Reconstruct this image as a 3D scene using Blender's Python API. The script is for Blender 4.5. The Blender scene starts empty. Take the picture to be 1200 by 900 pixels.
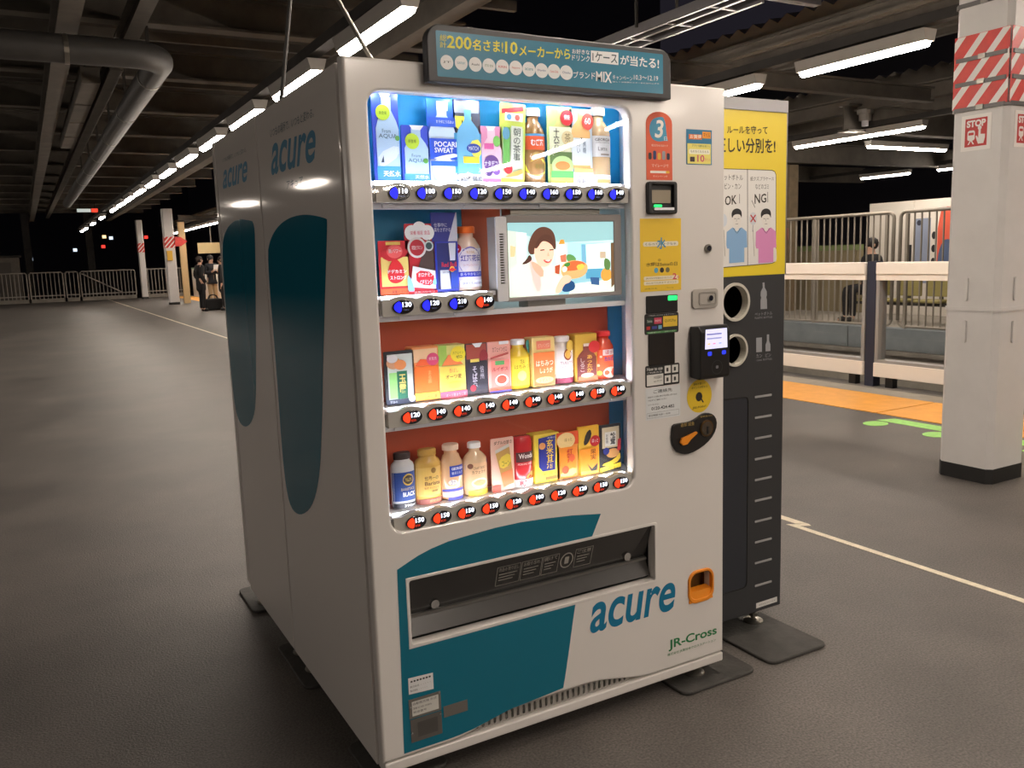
import bpy, bmesh, math, random
from mathutils import Vector, Matrix
random.seed(7)
S = bpy.context.scene
COL = S.collection

# ------------------------------------------------------------------ camera
F_PX = 1006.5
CAM = Vector((-.6771, -1.952, 1.3679))
YAW, PITCH, ROLL = .5098, .1484, -.0334
_f = Vector((math.sin(YAW)*math.cos(PITCH), math.cos(YAW)*math.cos(PITCH), -math.sin(PITCH)))
_r = Vector((math.cos(YAW), -math.sin(YAW), 0))
_u = _r.cross(_f)
CR = _r*math.cos(ROLL) + _u*math.sin(ROLL)
CU = -_r*math.sin(ROLL) + _u*math.cos(ROLL)
cd = bpy.data.cameras.new('camera')
cd.sensor_fit = 'HORIZONTAL'; cd.sensor_width = 36; cd.lens = F_PX/1200*36
cd.clip_start = .05; cd.clip_end = 400
co = bpy.data.objects.new('camera', cd); COL.objects.link(co)
M = Matrix.Identity(4)
for i in range(3):
    M[i][0], M[i][1], M[i][2], M[i][3] = CR[i], CU[i], -_f[i], CAM[i]
co.matrix_world = M
S.camera = co

# ------------------------------------------------------------------ world and exposure
w = bpy.data.worlds.new('night_sky'); S.world = w; w.use_nodes = True
w.node_tree.nodes['Background'].inputs[0].default_value = (.42, .37, .52, 1)
w.node_tree.nodes['Background'].inputs[1].default_value = .03
S.view_settings.view_transform = 'Standard'
S.view_settings.look = 'None'
S.view_settings.gamma = 1
S.view_settings.use_curve_mapping = False
S.view_settings.exposure = 0.0
LAMP = 82.0          # emission of the platform lamps
LED = 24.0            # emission of the LED strips in the display

# ------------------------------------------------------------------ helpers
def ray(px, py):
    return _f + CR*((px-600)/F_PX) - CU*((py-450)/F_PX)
def hit(px, py, axis, val):
    d = ray(px, py); s = (val-CAM[axis])/d[axis]
    return CAM + d*s
def fr(px, py, y=0.0):               # a point on a plane parallel to the machine front: (x, z)
    p = hit(px, py, 1, y); return (p.x, p.z)
def sd(px, py, x=0.0):               # a point on a plane parallel to the machine side: (-y, z)
    p = hit(px, py, 0, x); return (-p.y, p.z)

def lin(c):
    return tuple(((v/255)/12.92 if v/255 <= .04045 else ((v/255+.055)/1.055)**2.4) for v in c)
MATS = {}
def mat(name, rgb, rough=.5, metal=0.0, emit=0.0, coat=0.0, spec=.5, alpha=1.0, vary=0.0, scale=6.0, bump=0.0, bscale=80.0):
    if name in MATS: return MATS[name]
    m = bpy.data.materials.new(name); m.use_nodes = True
    nt = m.node_tree; b = nt.nodes['Principled BSDF']
    c = lin(rgb)
    b.inputs['Base Color'].default_value = (*c, 1)
    b.inputs['Roughness'].default_value = rough
    b.inputs['Metallic'].default_value = metal
    b.inputs['Specular IOR Level'].default_value = spec
    b.inputs['Coat Weight'].default_value = coat
    b.inputs['Coat Roughness'].default_value = .12
    if emit:
        b.inputs['Emission Color'].default_value = (*c, 1)
        b.inputs['Emission Strength'].default_value = emit
    if vary:
        tc = nt.nodes.new('ShaderNodeTexCoord'); n = nt.nodes.new('ShaderNodeTexNoise')
        n.inputs['Scale'].default_value = scale; n.inputs['Detail'].default_value = 6; n.inputs['Roughness'].default_value = .65
        r = nt.nodes.new('ShaderNodeMapRange'); r.inputs[1].default_value = .3; r.inputs[2].default_value = .7
        r.inputs[3].default_value = 1-vary; r.inputs[4].default_value = 1+vary
        mx = nt.nodes.new('ShaderNodeMix'); mx.data_type = 'RGBA'; mx.blend_type = 'MULTIPLY'; mx.inputs[0].default_value = 1
        mx.inputs[6].default_value = (*c, 1)
        nt.links.new(tc.outputs['Object'], n.inputs['Vector']); nt.links.new(n.outputs['Fac'], r.inputs[0])
        nt.links.new(r.outputs[0], mx.inputs[7]); nt.links.new(mx.outputs[2], b.inputs['Base Color'])
    if bump:
        tc = nt.nodes.new('ShaderNodeTexCoord'); n2 = nt.nodes.new('ShaderNodeTexNoise')
        n2.inputs['Scale'].default_value = bscale; n2.inputs['Detail'].default_value = 5
        bp = nt.nodes.new('ShaderNodeBump'); bp.inputs['Strength'].default_value = bump; bp.inputs['Distance'].default_value = .01
        nt.links.new(tc.outputs['Object'], n2.inputs['Vector']); nt.links.new(n2.outputs['Fac'], bp.inputs['Height'])
        nt.links.new(bp.outputs[0], b.inputs['Normal'])
    MATS[name] = m
    return m
def pr(rgb):                          # printed ink
    return mat('print_%d_%d_%d' % tuple(rgb), rgb, rough=.45)
def em(rgb, s=1.0):                   # a lit pixel area of a screen
    return mat('screen_%d_%d_%d' % tuple(rgb), rgb, rough=.3, emit=s)
def glass(name, tint=(255, 255, 255), refl=1.0, rough=.02):
    if name in MATS: return MATS[name]
    m = bpy.data.materials.new(name); m.use_nodes = True; nt = m.node_tree
    nt.nodes.clear()
    out = nt.nodes.new('ShaderNodeOutputMaterial'); mx = nt.nodes.new('ShaderNodeMixShader')
    t = nt.nodes.new('ShaderNodeBsdfTransparent'); g = nt.nodes.new('ShaderNodeBsdfGlossy'); lw = nt.nodes.new('ShaderNodeLayerWeight')
    lw.inputs['Blend'].default_value = .5
    pw = nt.nodes.new('ShaderNodeMath'); pw.operation = 'POWER'; pw.inputs[1].default_value = 5
    fz = nt.nodes.new('ShaderNodeMath'); fz.operation = 'MULTIPLY_ADD'; fz.inputs[1].default_value = .9*refl; fz.inputs[2].default_value = .05*refl
    nt.links.new(lw.outputs['Facing'], pw.inputs[0]); nt.links.new(pw.outputs[0], fz.inputs[0])
    t.inputs[0].default_value = (*lin(tint), 1); g.inputs['Roughness'].default_value = rough
    nt.links.new(fz.outputs[0], mx.inputs[0]); nt.links.new(t.outputs[0], mx.inputs[1]); nt.links.new(g.outputs[0], mx.inputs[2])
    nt.links.new(mx.outputs[0], out.inputs[0])
    MATS[name] = m; return m

ROOT = {}
def root_of(p): return ROOT.get(p.name, Vector((0, 0, 0))) if p is not None else Vector((0, 0, 0))
def tag(o, label=None, cat=None, group=None, kind=None):
    if label: o['label'] = label
    if cat: o['category'] = cat
    if group: o['group'] = group
    if kind: o['kind'] = kind
    return o
def thing(name, label, cat, loc=(0, 0, 0), group=None):
    o = bpy.data.objects.new(name, None); COL.objects.link(o)
    o.location = loc; o.empty_display_size = .1; ROOT[o.name] = Vector(loc)
    return tag(o, label, cat, group)
def mesh_obj(name, verts, faces, m, parent=None, smooth=False, bevel=0, own=False, segs=2):
    """verts in world space; linked under parent (or top level with its origin at own=(x,y,z))"""
    off = root_of(parent) if parent is not None else (Vector(own) if own else Vector((0, 0, 0)))
    me = bpy.data.meshes.new(name)
    me.from_pydata([tuple(Vector(v)-off) for v in verts], [], faces)
    if bevel:
        bm = bmesh.new(); bm.from_mesh(me)
        bmesh.ops.remove_doubles(bm, verts=bm.verts, dist=1e-6)
        bmesh.ops.recalc_face_normals(bm, faces=bm.faces)
        es = [e for e in bm.edges if len(e.link_faces) == 2 and e.calc_face_angle(0) > .5]
        bmesh.ops.bevel(bm, geom=es, offset=bevel, segments=segs, affect='EDGES', profile=.5)
        bm.to_mesh(me); bm.free()
    me.update()
    if smooth:
        me.polygons.foreach_set('use_smooth', [True]*len(me.polygons))
    me.materials.append(m)
    o = bpy.data.objects.new(name, me); COL.objects.link(o)
    if parent is not None:
        o.parent = parent; ROOT[o.name] = off
    else:
        o.location = off; ROOT[o.name] = off
    return o
class MB:
    def __init__(s): s.v = []; s.f = []
    def add(s, v, f):
        n = len(s.v); s.v += [tuple(p) for p in v]; s.f += [tuple(i+n for i in q) for q in f]; return s
    def box(s, x0, x1, y0, y1, z0, z1):
        v = [(x0, y0, z0), (x1, y0, z0), (x1, y1, z0), (x0, y1, z0), (x0, y0, z1), (x1, y0, z1), (x1, y1, z1), (x0, y1, z1)]
        return s.add(v, [(0, 3, 2, 1), (4, 5, 6, 7), (0, 1, 5, 4), (1, 2, 6, 5), (2, 3, 7, 6), (3, 0, 4, 7)])
    def prism(s, poly, fn, d0, d1):   # poly: 2D points; fn(u,v,d) -> 3D
        n = len(poly)
        v = [fn(u, w_, d0) for u, w_ in poly] + [fn(u, w_, d1) for u, w_ in poly]
        f = [tuple(range(n-1, -1, -1)), tuple(range(n, 2*n))]
        f += [(i, (i+1) % n, n+(i+1) % n, n+i) for i in range(n)]
        return s.add(v, f)
    def lathe(s, prof, c, n=20, sy=1.0):   # prof: (r, z) from bottom to top
        v = []; f = []
        for r, z in prof:
            for k in range(n):
                a = 2*math.pi*k/n
                v.append((c[0]+r*math.cos(a), c[1]+r*sy*math.sin(a), c[2]+z))
        for i in range(len(prof)-1):
            for k in range(n):
                f.append((i*n+k, i*n+(k+1) % n, (i+1)*n+(k+1) % n, (i+1)*n+k))
        f.append(tuple(range(n-1, -1, -1))); f.append(tuple((len(prof)-1)*n+k for k in range(n)))
        return s.add(v, f)
    def cyl(s, p0, p1, r, n=12, r1=None):
        p0 = Vector(p0); p1 = Vector(p1); d = (p1-p0).normalized()
        a = d.orthogonal().normalized(); b = d.cross(a); r1 = r if r1 is None else r1
        v = [p0+(a*math.cos(2*math.pi*k/n)+b*math.sin(2*math.pi*k/n))*r for k in range(n)]
        v += [p1+(a*math.cos(2*math.pi*k/n)+b*math.sin(2*math.pi*k/n))*r1 for k in range(n)]
        f = [tuple(range(n-1, -1, -1)), tuple(range(n, 2*n))]+[(k, (k+1) % n, n+(k+1) % n, n+k) for k in range(n)]
        return s.add(v, f)
    def tube(s, pts, r, n=10):
        pts = [Vector(p) for p in pts]; v = []; f = []
        a = None
        for i, p in enumerate(pts):
            d = (pts[min(i+1, len(pts)-1)]-pts[max(i-1, 0)]).normalized()
            a = d.orthogonal().normalized() if a is None else (a-d*a.dot(d)).normalized()
            b = d.cross(a)
            v += [p+(a*math.cos(2*math.pi*k/n)+b*math.sin(2*math.pi*k/n))*r for k in range(n)]
        for i in range(len(pts)-1):
            f += [(i*n+k, i*n+(k+1) % n, (i+1)*n+(k+1) % n, (i+1)*n+k) for k in range(n)]
        f.append(tuple(range(n-1, -1, -1))); f.append(tuple((len(pts)-1)*n+k for k in range(n)))
        return s.add(v, f)
    def build(s, name, m, parent=None, **k): return mesh_obj(name, s.v, s.f, m, parent, **k)
def box(name, m, parent, x0, x1, y0, y1, z0, z1, **k):
    return MB().box(x0, x1, y0, y1, z0, z1).build(name, m, parent, **k)
def dup(o, loc, **tags):
    r = o.copy(); COL.objects.link(r); r.location = loc
    for k, v in tags.items(): r[k] = v
    for ch in list(o.children):
        c = ch.copy(); COL.objects.link(c); c.parent = r
        for g in ch.children:
            d = g.copy(); COL.objects.link(d); d.parent = c
    return r

# planes to draw on: fn(u, v, d) with d the height above the plane
def front(y0=0.0): return lambda u, v, d: (u, y0-d, v)
def side(x0=0.0): return lambda u, v, d: (x0-d, -u, v)
def ground(z0=0.0): return lambda u, v, d: (u, v, z0+d)

def rr(x0, y0, x1, y1, r, n=5):
    r = min(r, abs(x1-x0)/2-1e-5, abs(y1-y0)/2-1e-5); p = []
    for cx, cy, a0 in ((x1-r, y0+r, -90), (x1-r, y1-r, 0), (x0+r, y1-r, 90), (x0+r, y0+r, 180)):
        for k in range(n+1):
            a = math.radians(a0+90*k/n); p.append((cx+r*math.cos(a), cy+r*math.sin(a)))
    return p
def circ(cx, cy, rx, ry=None, n=24, a0=0, a1=360):
    ry = rx if ry is None else ry
    full = abs(a1-a0) >= 360
    return [(cx+rx*math.cos(math.radians(a0+(a1-a0)*k/(n if full else n-1))), cy+ry*math.sin(math.radians(a0+(a1-a0)*k/(n if full else n-1)))) for k in range(n)]
def smoothpoly(pts, it=2):
    for _ in range(it):
        q = []
        for i in range(len(pts)):
            a = pts[i]; b = pts[(i+1) % len(pts)]
            q += [(a[0]*.75+b[0]*.25, a[1]*.75+b[1]*.25), (a[0]*.25+b[0]*.75, a[1]*.25+b[1]*.75)]
        pts = q
    return pts
def flat(name, poly, m, parent, fn, d):      # a printed shape
    return mesh_obj(name, [fn(u, v, d) for u, v in poly], [tuple(range(len(poly)))], m, parent)
def slab(name, poly, m, parent, fn, d0, d1, **k):
    return MB().prism(poly, fn, d0, d1).build(name, m, parent, **k)

_TX = {}
def tmesh(body, bold=0.0, shear=0.0, vertical=False, res=2):
    key = (body, bold, shear, vertical, res)
    if key in _TX: return _TX[key]
    c = bpy.data.curves.new('lettering', 'FONT')
    c.body = '\n'.join(body) if vertical else body
    c.size = 1; c.offset = bold; c.shear = shear; c.resolution_u = res; c.align_x = 'CENTER' if vertical else 'LEFT'
    if vertical: c.space_line = .95
    o = bpy.data.objects.new('lettering', c); COL.objects.link(o)
    dg = bpy.context.evaluated_depsgraph_get()
    me = bpy.data.meshes.new_from_object(o.evaluated_get(dg))
    v = [(p.co.x, p.co.y) for p in me.vertices]; f = [tuple(p.vertices) for p in me.polygons]
    bpy.data.objects.remove(o); bpy.data.curves.remove(c); bpy.data.meshes.remove(me)
    xs = [p[0] for p in v]; ys = [p[1] for p in v]
    x0, x1, y0, y1 = min(xs), max(xs), min(ys), max(ys)
    _TX[key] = ([((a-x0)/(x1-x0), (b-y0)/(y1-y0)) for a, b in v], f, (x1-x0)/(y1-y0))
    return _TX[key]
def text(body, m, parent, fn, d, quad, bold=0.0, shear=0.0, vertical=False, name='lettering', res=2):
    """quad = (x0,z0,x1,z1) or four corners bl, br, tr, tl"""
    v, f, asp = tmesh(body, bold, shear, vertical, res)
    if not isinstance(quad[0], tuple):
        x0, z0, x1, z1 = quad; quad = ((x0, z0), (x1, z0), (x1, z1), (x0, z1))
    A, B, C_, D_ = [Vector(q) for q in quad]
    vs = []
    for a, b in v:
        p = (A*(1-a)+B*a)*(1-b)+(D_*(1-a)+C_*a)*b
        vs.append(fn(p.x, p.y, d))
    return mesh_obj(name, vs, f, m, parent)
def panel(name, outlines, fn, d0, d1, bev, m, parent, res=3):
    """a plate with rounded rims and holes: first outline outer, the others holes"""
    c = bpy.data.curves.new(name, 'CURVE'); c.dimensions = '2D'; c.fill_mode = 'BOTH'
    c.extrude = (d1-d0)/2-bev; c.bevel_depth = bev; c.bevel_resolution = res; c.offset = -bev
    for pts in outlines:
        s = c.splines.new('POLY'); s.points.add(len(pts)-1); s.use_cyclic_u = True
        for p, q in zip(s.points, pts): p.co = (q[0], q[1], 0, 1)
    o = bpy.data.objects.new(name, c); COL.objects.link(o)
    dg = bpy.context.evaluated_depsgraph_get()
    me = bpy.data.meshes.new_from_object(o.evaluated_get(dg))
    vs = [fn(p.co.x, p.co.y, (d0+d1)/2+p.co.z) for p in me.vertices]; fs = [tuple(p.vertices) for p in me.polygons]
    bpy.data.objects.remove(o); bpy.data.curves.remove(c); bpy.data.meshes.remove(me)
    return mesh_obj(name, vs, fs, m, parent)

# ------------------------------------------------------------------ materials
WHITE = mat('machine_white_paint', (220, 215, 210), rough=.32, coat=.6)
WHITE2 = mat('machine_side_paint', (220, 215, 210), rough=.06, spec=.25)
GAP = mat('dark_gap', (26, 22, 22), rough=.8)
TEAL = mat('teal_vinyl', (26, 108, 130), rough=.08, spec=.25)
LOGO = mat('logo_blue', (34, 116, 152), rough=.5, spec=.12)
STEEL = mat('steel', (150, 146, 138), rough=.3, metal=.9)
CHROME = mat('chrome', (215, 215, 215), rough=.12, metal=1)
RUBBER = mat('rubber_mat', (66, 64, 61), rough=.7, vary=.25, scale=14, bump=.25, bscale=60)
BLACKP = mat('black_plastic', (22, 22, 23), rough=.35)
GREYP = mat('grey_plastic', (150, 145, 138), rough=.45)
INWHITE = mat('display_white', (236, 236, 240), rough=.4)
BIN = mat('bin_charcoal', (48, 49, 51), rough=.45)
ALU = mat('aluminium', (150, 148, 150), rough=.35, metal=.7)
LED_M = mat('led_white', (240, 245, 255), emit=LED)
BEAM = mat('painted_beam', (96, 90, 82), rough=.7, vary=.25, scale=3)
DARKB = mat('dark_beam', (62, 59, 56), rough=.8, vary=.3, scale=2)
COLP = mat('column_paint', (205, 202, 200), rough=.45, vary=.04, scale=5)
LAMP_M = mat('lamp_tube', (255, 240, 224), emit=LAMP)
HOUS = mat('lamp_housing', (170, 166, 160), rough=.5)

# ================================================================== THE SETTING
def asphalt():
    m = bpy.data.materials.new('asphalt'); m.use_nodes = True; nt = m.node_tree; b = nt.nodes['Principled BSDF']
    L = nt.links.new
    tc = nt.nodes.new('ShaderNodeTexCoord')
    big = nt.nodes.new('ShaderNodeTexNoise'); big.inputs['Scale'].default_value = 1.1; big.inputs['Detail'].default_value = 7; big.inputs['Roughness'].default_value = .6
    fine = nt.nodes.new('ShaderNodeTexNoise'); fine.inputs['Scale'].default_value = 140; fine.inputs['Detail'].default_value = 3
    spk = nt.nodes.new('ShaderNodeTexVoronoi'); spk.inputs['Scale'].default_value = 34
    for n in (big, fine, spk): L(tc.outputs['Object'], n.inputs['Vector'])
    r1 = nt.nodes.new('ShaderNodeValToRGB')
    r1.color_ramp.elements[0].position = .3; r1.color_ramp.elements[0].color = (*lin((74, 70, 67)), 1)
    r1.color_ramp.elements[1].position = .72; r1.color_ramp.elements[1].color = (*lin((108, 102, 97)), 1)
    L(big.outputs['Fac'], r1.inputs[0])
    r2 = nt.nodes.new('ShaderNodeMapRange'); r2.inputs[1].default_value = .3; r2.inputs[2].default_value = .7; r2.inputs[3].default_value = .62; r2.inputs[4].default_value = 1.38
    L(fine.outputs['Fac'], r2.inputs[0])
    mx = nt.nodes.new('ShaderNodeMix'); mx.data_type = 'RGBA'; mx.blend_type = 'MULTIPLY'; mx.inputs[0].default_value = 1
    L(r1.outputs[0], mx.inputs[6]); L(r2.outputs[0], mx.inputs[7])
    r3 = nt.nodes.new('ShaderNodeMapRange'); r3.inputs[1].default_value = .03; r3.inputs[2].default_value = .05; r3.inputs[3].default_value = 1; r3.inputs[4].default_value = 0
    L(spk.outputs['Distance'], r3.inputs[0])
    mx2 = nt.nodes.new('ShaderNodeMix'); mx2.data_type = 'RGBA'; mx2.inputs[7].default_value = (*lin((135, 130, 124)), 1)
    sc = nt.nodes.new('ShaderNodeMath'); sc.operation = 'MULTIPLY'; sc.inputs[1].default_value = .5
    L(r3.outputs[0], sc.inputs[0]); L(sc.outputs[0], mx2.inputs[0]); L(mx.outputs[2], mx2.inputs[6]); L(mx2.outputs[2], b.inputs['Base Color'])
    rg = nt.nodes.new('ShaderNodeMapRange'); rg.inputs[3].default_value = .42; rg.inputs[4].default_value = .62
    L(big.outputs['Fac'], rg.inputs[0]); L(rg.outputs[0], b.inputs['Roughness'])
    bp = nt.nodes.new('ShaderNodeBump'); bp.inputs['Strength'].default_value = .35; bp.inputs['Distance'].default_value = .006
    L(fine.outputs['Fac'], bp.inputs['Height']); L(bp.outputs[0], b.inputs['Normal'])
    b.inputs['Specular IOR Level'].default_value = .4
    return m
ASPH = asphalt()
CONC = mat('concrete', (150, 144, 134), rough=.8, vary=.2, scale=3, bump=.2)
ORANGE_T = mat('tactile_orange', (226, 158, 66), rough=.6, vary=.08, scale=9)
LINE = mat('line_paint', (214, 204, 182), rough=.7, vary=.15, scale=30)

floor = tag(box('floor', ASPH, None, -9, 6.02, -20, 41.4, -1.1, 0), kind='structure')
def on_floor(name, m, poly, d0=0.0005, d1=.0025): return slab(name, poly, m, floor, ground(0), d0, d1)
# painted line with its small zigzag
on_floor('painted_line', LINE, [(2.545, .965), (2.592, .925), (2.592, .945), (2.587, 41), (2.547, 41)])
on_floor('painted_line', LINE, [(2.5, .985), (2.592, .925), (2.58, .9), (2.535, .93), (2.535, -19), (2.497, -19)])
y = -19.0
while y < 39:                                   # orange warning strip, slab by slab
    on_floor('warning_strip', ORANGE_T, [(5.25, y+.006), (6.005, y+.006), (6.005, y+2.39), (5.25, y+2.39)], .0005, .006)
    y += 2.4
tag(box('trim_1', CONC, None, 6.022, 6.32, -20, 41.4, -1.1, -.002), kind='structure')     # concrete platform edge
GREEN = mat('green_floor_marking', (150, 208, 110), rough=.6, vary=.12, scale=25)
def fl(px, py): p = hit(px, py, 2, 0); return (p.x, p.y)
for cx, cy in ((1026, 496.5), (1097, 509.5)):
    c = fl(cx, cy); on_floor('floor_marking', GREEN, circ(c[0], c[1], .1, .085))
on_floor('floor_marking', GREEN, [(5.02, 2.42), (5.17, 2.36), (5.17, .9), (5.02, .9)])
on_floor('floor_marking', GREEN, [(4.86, 1.2), (4.96, 1.2), (4.96, .3), (4.86, .3)])
on_floor('floor_marking', GREEN, [(4.62, .95), (4.74, .95), (4.74, .2), (4.62, .2)])

# track bed and the platform across it
BALL = mat('track_ballast', (58, 52, 46), rough=.95, vary=.4, scale=20, bump=.6, bscale=25)
tag(box('track_bed', BALL, None, 6.33, 10.98, -20, 41.4, -1.2, -1.05), label='dark ballast bed of the track between the platforms', kind='structure')
BLUEC = mat('blue_grey_concrete', (130, 138, 142), rough=.8, vary=.12, scale=4)
opp = tag(box('floor_2', CONC, None, 11.2, 24, -6, 41, -1.1, .0), kind='structure')
tag(box('wall_track', CONC, None, 11.05, 11.19, -6, 41, -1.1, -.302), kind='structure')
yy = -5.0
while yy < 22:
    box('facing_slab', BLUEC, opp, 11.0, 11.195, yy+.008, yy+1.79, -.29, .055, bevel=.008)
    yy += 1.8
box('edge_kerb', CONC, opp, 10.94, 11.03, -6, 30, -.36, -.30)
for xr in (7.55, 8.62):
    box('rail', mat('rail_steel', (98, 82, 70), rough=.5, metal=.6), bpy.data.objects['track_bed'], xr-.035, xr+.035, -9, 41, -1.05, -.9)

# ------------------------------------------------------------------ roof
CORR = mat('corrugated_deck', (76, 71, 65), rough=.65, vary=.25, scale=2.5)
def corr(mb, x0, z0, x1, z1, ya, yb, pitch=.16, amp=.022):
    v = []; f = []; n = int((yb-ya)/pitch*2)
    for i in range(n+1):
        yv = ya+i*pitch/2; dz = amp*(1 if i % 2 else -1)
        v += [(x0, yv, z0+dz), (x1, yv, z1+dz)]
    for i in range(n): f.append((2*i, 2*i+1, 2*i+3, 2*i+2))
    mb.add(v, f)
mb = MB(); corr(mb, -9, 4.15, 4.4, 4.35, -20, 44)
ceiling = tag(mb.build('ceiling', CORR), kind='structure')
mb = MB(); corr(mb, 5.35, 3.35, 9.2, 4.0, -20, 44, pitch=.2, amp=.03)
ceil2 = tag(mb.build('ceiling_2', CORR), kind='structure')
mb = MB(); corr(mb, 10.2, 3.7, 22, 4.2, -2, 42, pitch=.24, amp=.03)
ceil3 = tag(mb.build('ceiling_3', CORR), kind='structure')
def ibeam_y(x, z, h, wd, ya, yb, m, par, name='beam'):
    b = MB().box(x-wd/2, x+wd/2, ya, yb, z, z+.025).box(x-.012, x+.012, ya, yb, z+.025, z+h-.025).box(x-wd/2, x+wd/2, ya, yb, z+h-.025, z+h)
    return b.build(name, m, par)
def ibeam_x(y, z, h, wd, xa, xb, m, par, name='girder'):
    b = MB().box(xa, xb, y-wd/2, y+wd/2, z, z+.025).box(xa, xb, y-.012, y+.012, z+.025, z+h-.025).box(xa, xb, y-wd/2, y+wd/2, z+h-.025, z+h)
    return b.build(name, m, par)
ibeam_y(-.11, 3.5, .3, .18, 4.4, 41, BEAM, ceiling)
ibeam_y(.5, 3.62, .22, .14, 4.4, 8.6, BEAM, ceiling)
ibeam_y(.5, 3.62, .22, .14, 9.2, 41, BEAM, ceiling)
ibeam_y(-2.6, 3.5, .3, .18, 3.0, 41, BEAM, ceiling)
ibeam_y(2.9, 3.5, .3, .2, -6, 41, BEAM, ceiling)
for k, yv in enumerate([-4, -1, 2.0, 5.2, 7.9, 10.6, 13.3, 16.0, 18.7, 21.4, 24.1, 26.8, 29.5, 32.2, 34.9, 37.6, 40.3]):
    ibeam_x(yv, 3.82, .36, .2, -8.5, 4.3, BEAM, ceiling)
    for xx in (-3.4, -.9, 1.6):
        b = MB().cyl((xx, yv, 3.84), (xx+1.2, yv+1.3, 4.14), .022, 8); b.build('brace', DARKB, ceiling)
for yv in [6.6, 9.3, 12, 14.7, 17.4, 20.1, 23]:
    box('purlin', BEAM, ceiling, -8.5, 4.3, yv-.035, yv+.035, 4.0, 4.1)
# right-hand side roof
for xx, zz in ((5.75, 3.18), (6.9, 3.38), (8.2, 3.58), (9.1, 3.72)):
    ibeam_y(xx, zz+.06, .12, .09, -4, 42, BEAM, ceil2, 'purlin')
for yv in (1.2, 5.0, 8.8, 12.6, 16.4, 24, 32):
    ibeam_x(yv, 3.05, .18, .12, 4.5, 9.2, BEAM, ceil2)
for xx, zz in ((10.6, 3.35), (12.4, 3.45), (14.4, 3.55), (17, 3.65)):
    ibeam_y(xx, zz, .22, .16, 0, 40, BEAM, ceil3, 'purlin')
for yv in (3.5, 7.2, 10.9, 14.6, 18.3, 26):
    ibeam_x(yv, 3.05, .4, .2, 10.3, 20, BEAM, ceil3)
# big duct pipe with its elbow
PIPE = mat('duct_pipe', (70, 68, 66), rough=.5, vary=.15, scale=4)
pts = [(-7, 6.95, 3.32), (.38, 6.95, 3.32)]+[(.38+.3*math.sin(math.radians(a)), 7.25-.3*math.cos(math.radians(a)), 3.32) for a in range(15, 91, 15)]+[(.68, 27, 3.32)]
dp = thing('duct_pipe', 'thick grey duct pipe bending under the dark platform roof', 'pipe', (0, 6.75, 3.32))
MB().tube(pts, .125, 18).build('pipe', PIPE, dp, smooth=True)
for p0, p1 in (((-.16, 6.95), (-.12, 6.95)), ((-3.1, 6.95), (-3.05, 6.95))):
    MB().cyl((p0[0], p0[1], 3.32), (p1[0], p1[1], 3.32), .131, 18).build('joint_collar', STEEL, dp)
for yy in (7.9, 10.2, 12.5, 14.8, 17.1, 19.4):
    MB().cyl((.68, yy, 3.32), (.68, yy+.05, 3.32), .131, 18).build('joint_collar', STEEL, dp)
    box('hanger', DARKB, dp, .665, .695, yy, yy+.03, 3.44, 3.84)
# slatted cable duct beside the beams
cdt = thing('cable_duct', 'grey boxed cable duct hung between the roof beams', 'duct', (.15, 9, 3.5))
for k in range(4):
    box('duct_section', BEAM, cdt, .1, .3, 9+k*1.5, 10.4+k*1.5, 3.42, 3.6, bevel=.01)
    box('hanger', DARKB, cdt, .19, .21, 9.6+k*1.5, 9.64+k*1.5, 3.6, 3.84)
# aluminium cable tray with cross piece at the right
ct = thing('cable_tray', 'pale metal cable tray hung above the blue banner', 'cable tray', (4.15, 4.5, 3.2))
for xx in (4.0, 4.12, 4.3): box('side_rail', ALU, ct, xx-.015, xx+.015, 2.95, 9, 3.16, 3.24)
for k in range(12): box('rung', ALU, ct, 4.0, 4.3, 3.2+k*.5, 3.23+k*.5, 3.165, 3.18)
box('cross_rail', ALU, ct, 3.9, 4.9, 2.93, 3.0, 3.2, 3.27)
for xx in (3.95, 4.38): box('hanger', DARKB, ct, xx-.01, xx+.01, 4.0, 4.02, 3.2, 4.3)

# ------------------------------------------------------------------ platform lamps
def make_lamp(name, label, group, length=1.2):
    t = thing(name, label, 'lamp', (0, 0, 0), group)
    h = length/2
    tr = [(-.075, .11), (-.05, .025), (.05, .025), (.075, .11)]
    MB().prism(tr, lambda u, v, d: (u, d, v), -h, h).build('housing', HOUS, t)
    hc = [(.047*math.cos(math.radians(a)), .024-.04*math.sin(math.radians(a))) for a in range(0, 181, 30)]
    MB().prism(hc, lambda u, v, d: (u, d, v), -h+.03, h-.03).build('tube', LAMP_M, t)
    for s in (-1, 1):
        box('hanger', DARKB, t, -.012, .012, s*h*.7-.012, s*h*.7+.012, .11, .135)
    return t
def in_view(p):
    d = Vector(p)-CAM; w_ = d.dot(_f)
    return w_ > .05 and 0 <= 600+F_PX*d.dot(CR)/w_ <= 1200 and 0 <= 450-F_PX*d.dot(CU)/w_ <= 900
def lamp_row(x, z, ys, label, group, par, ra, rb, length=1.2, rot=0):
    b = box('lamp_rail', DARKB, par, x-.05, x+.05, ra, rb, z+.135, z+.21)
    base = None
    for y in ys:
        if base is None: base = o = make_lamp('platform_lamp', label, group, length); base.location = (x, y, z)
        else: o = dup(base, (x, y, z))
        if not any(in_view((x, y+length*q/8, z)) for q in range(-4, 5)):
            o.name = 'platform_lamp_offscreen'
            for c in o.children:
                if c.name.startswith('tube'): c.name = 'tube_offscreen'
skip = (11, 13, 15)
lamp_row(1.42, 2.78, [3.45+1.8*k for k in range(-11, 18) if k not in skip], 'long white tube lamp in the row running over the vending machines', 'lamp row over the machines', ceiling, -17, 36)
lamp_row(5.2, 2.78, [2.8+1.65*k for k in range(-11, 23)], 'long white tube lamp in the row above the orange warning strip', 'lamp row above the warning strip', ceil2, -16, 41)
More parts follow.
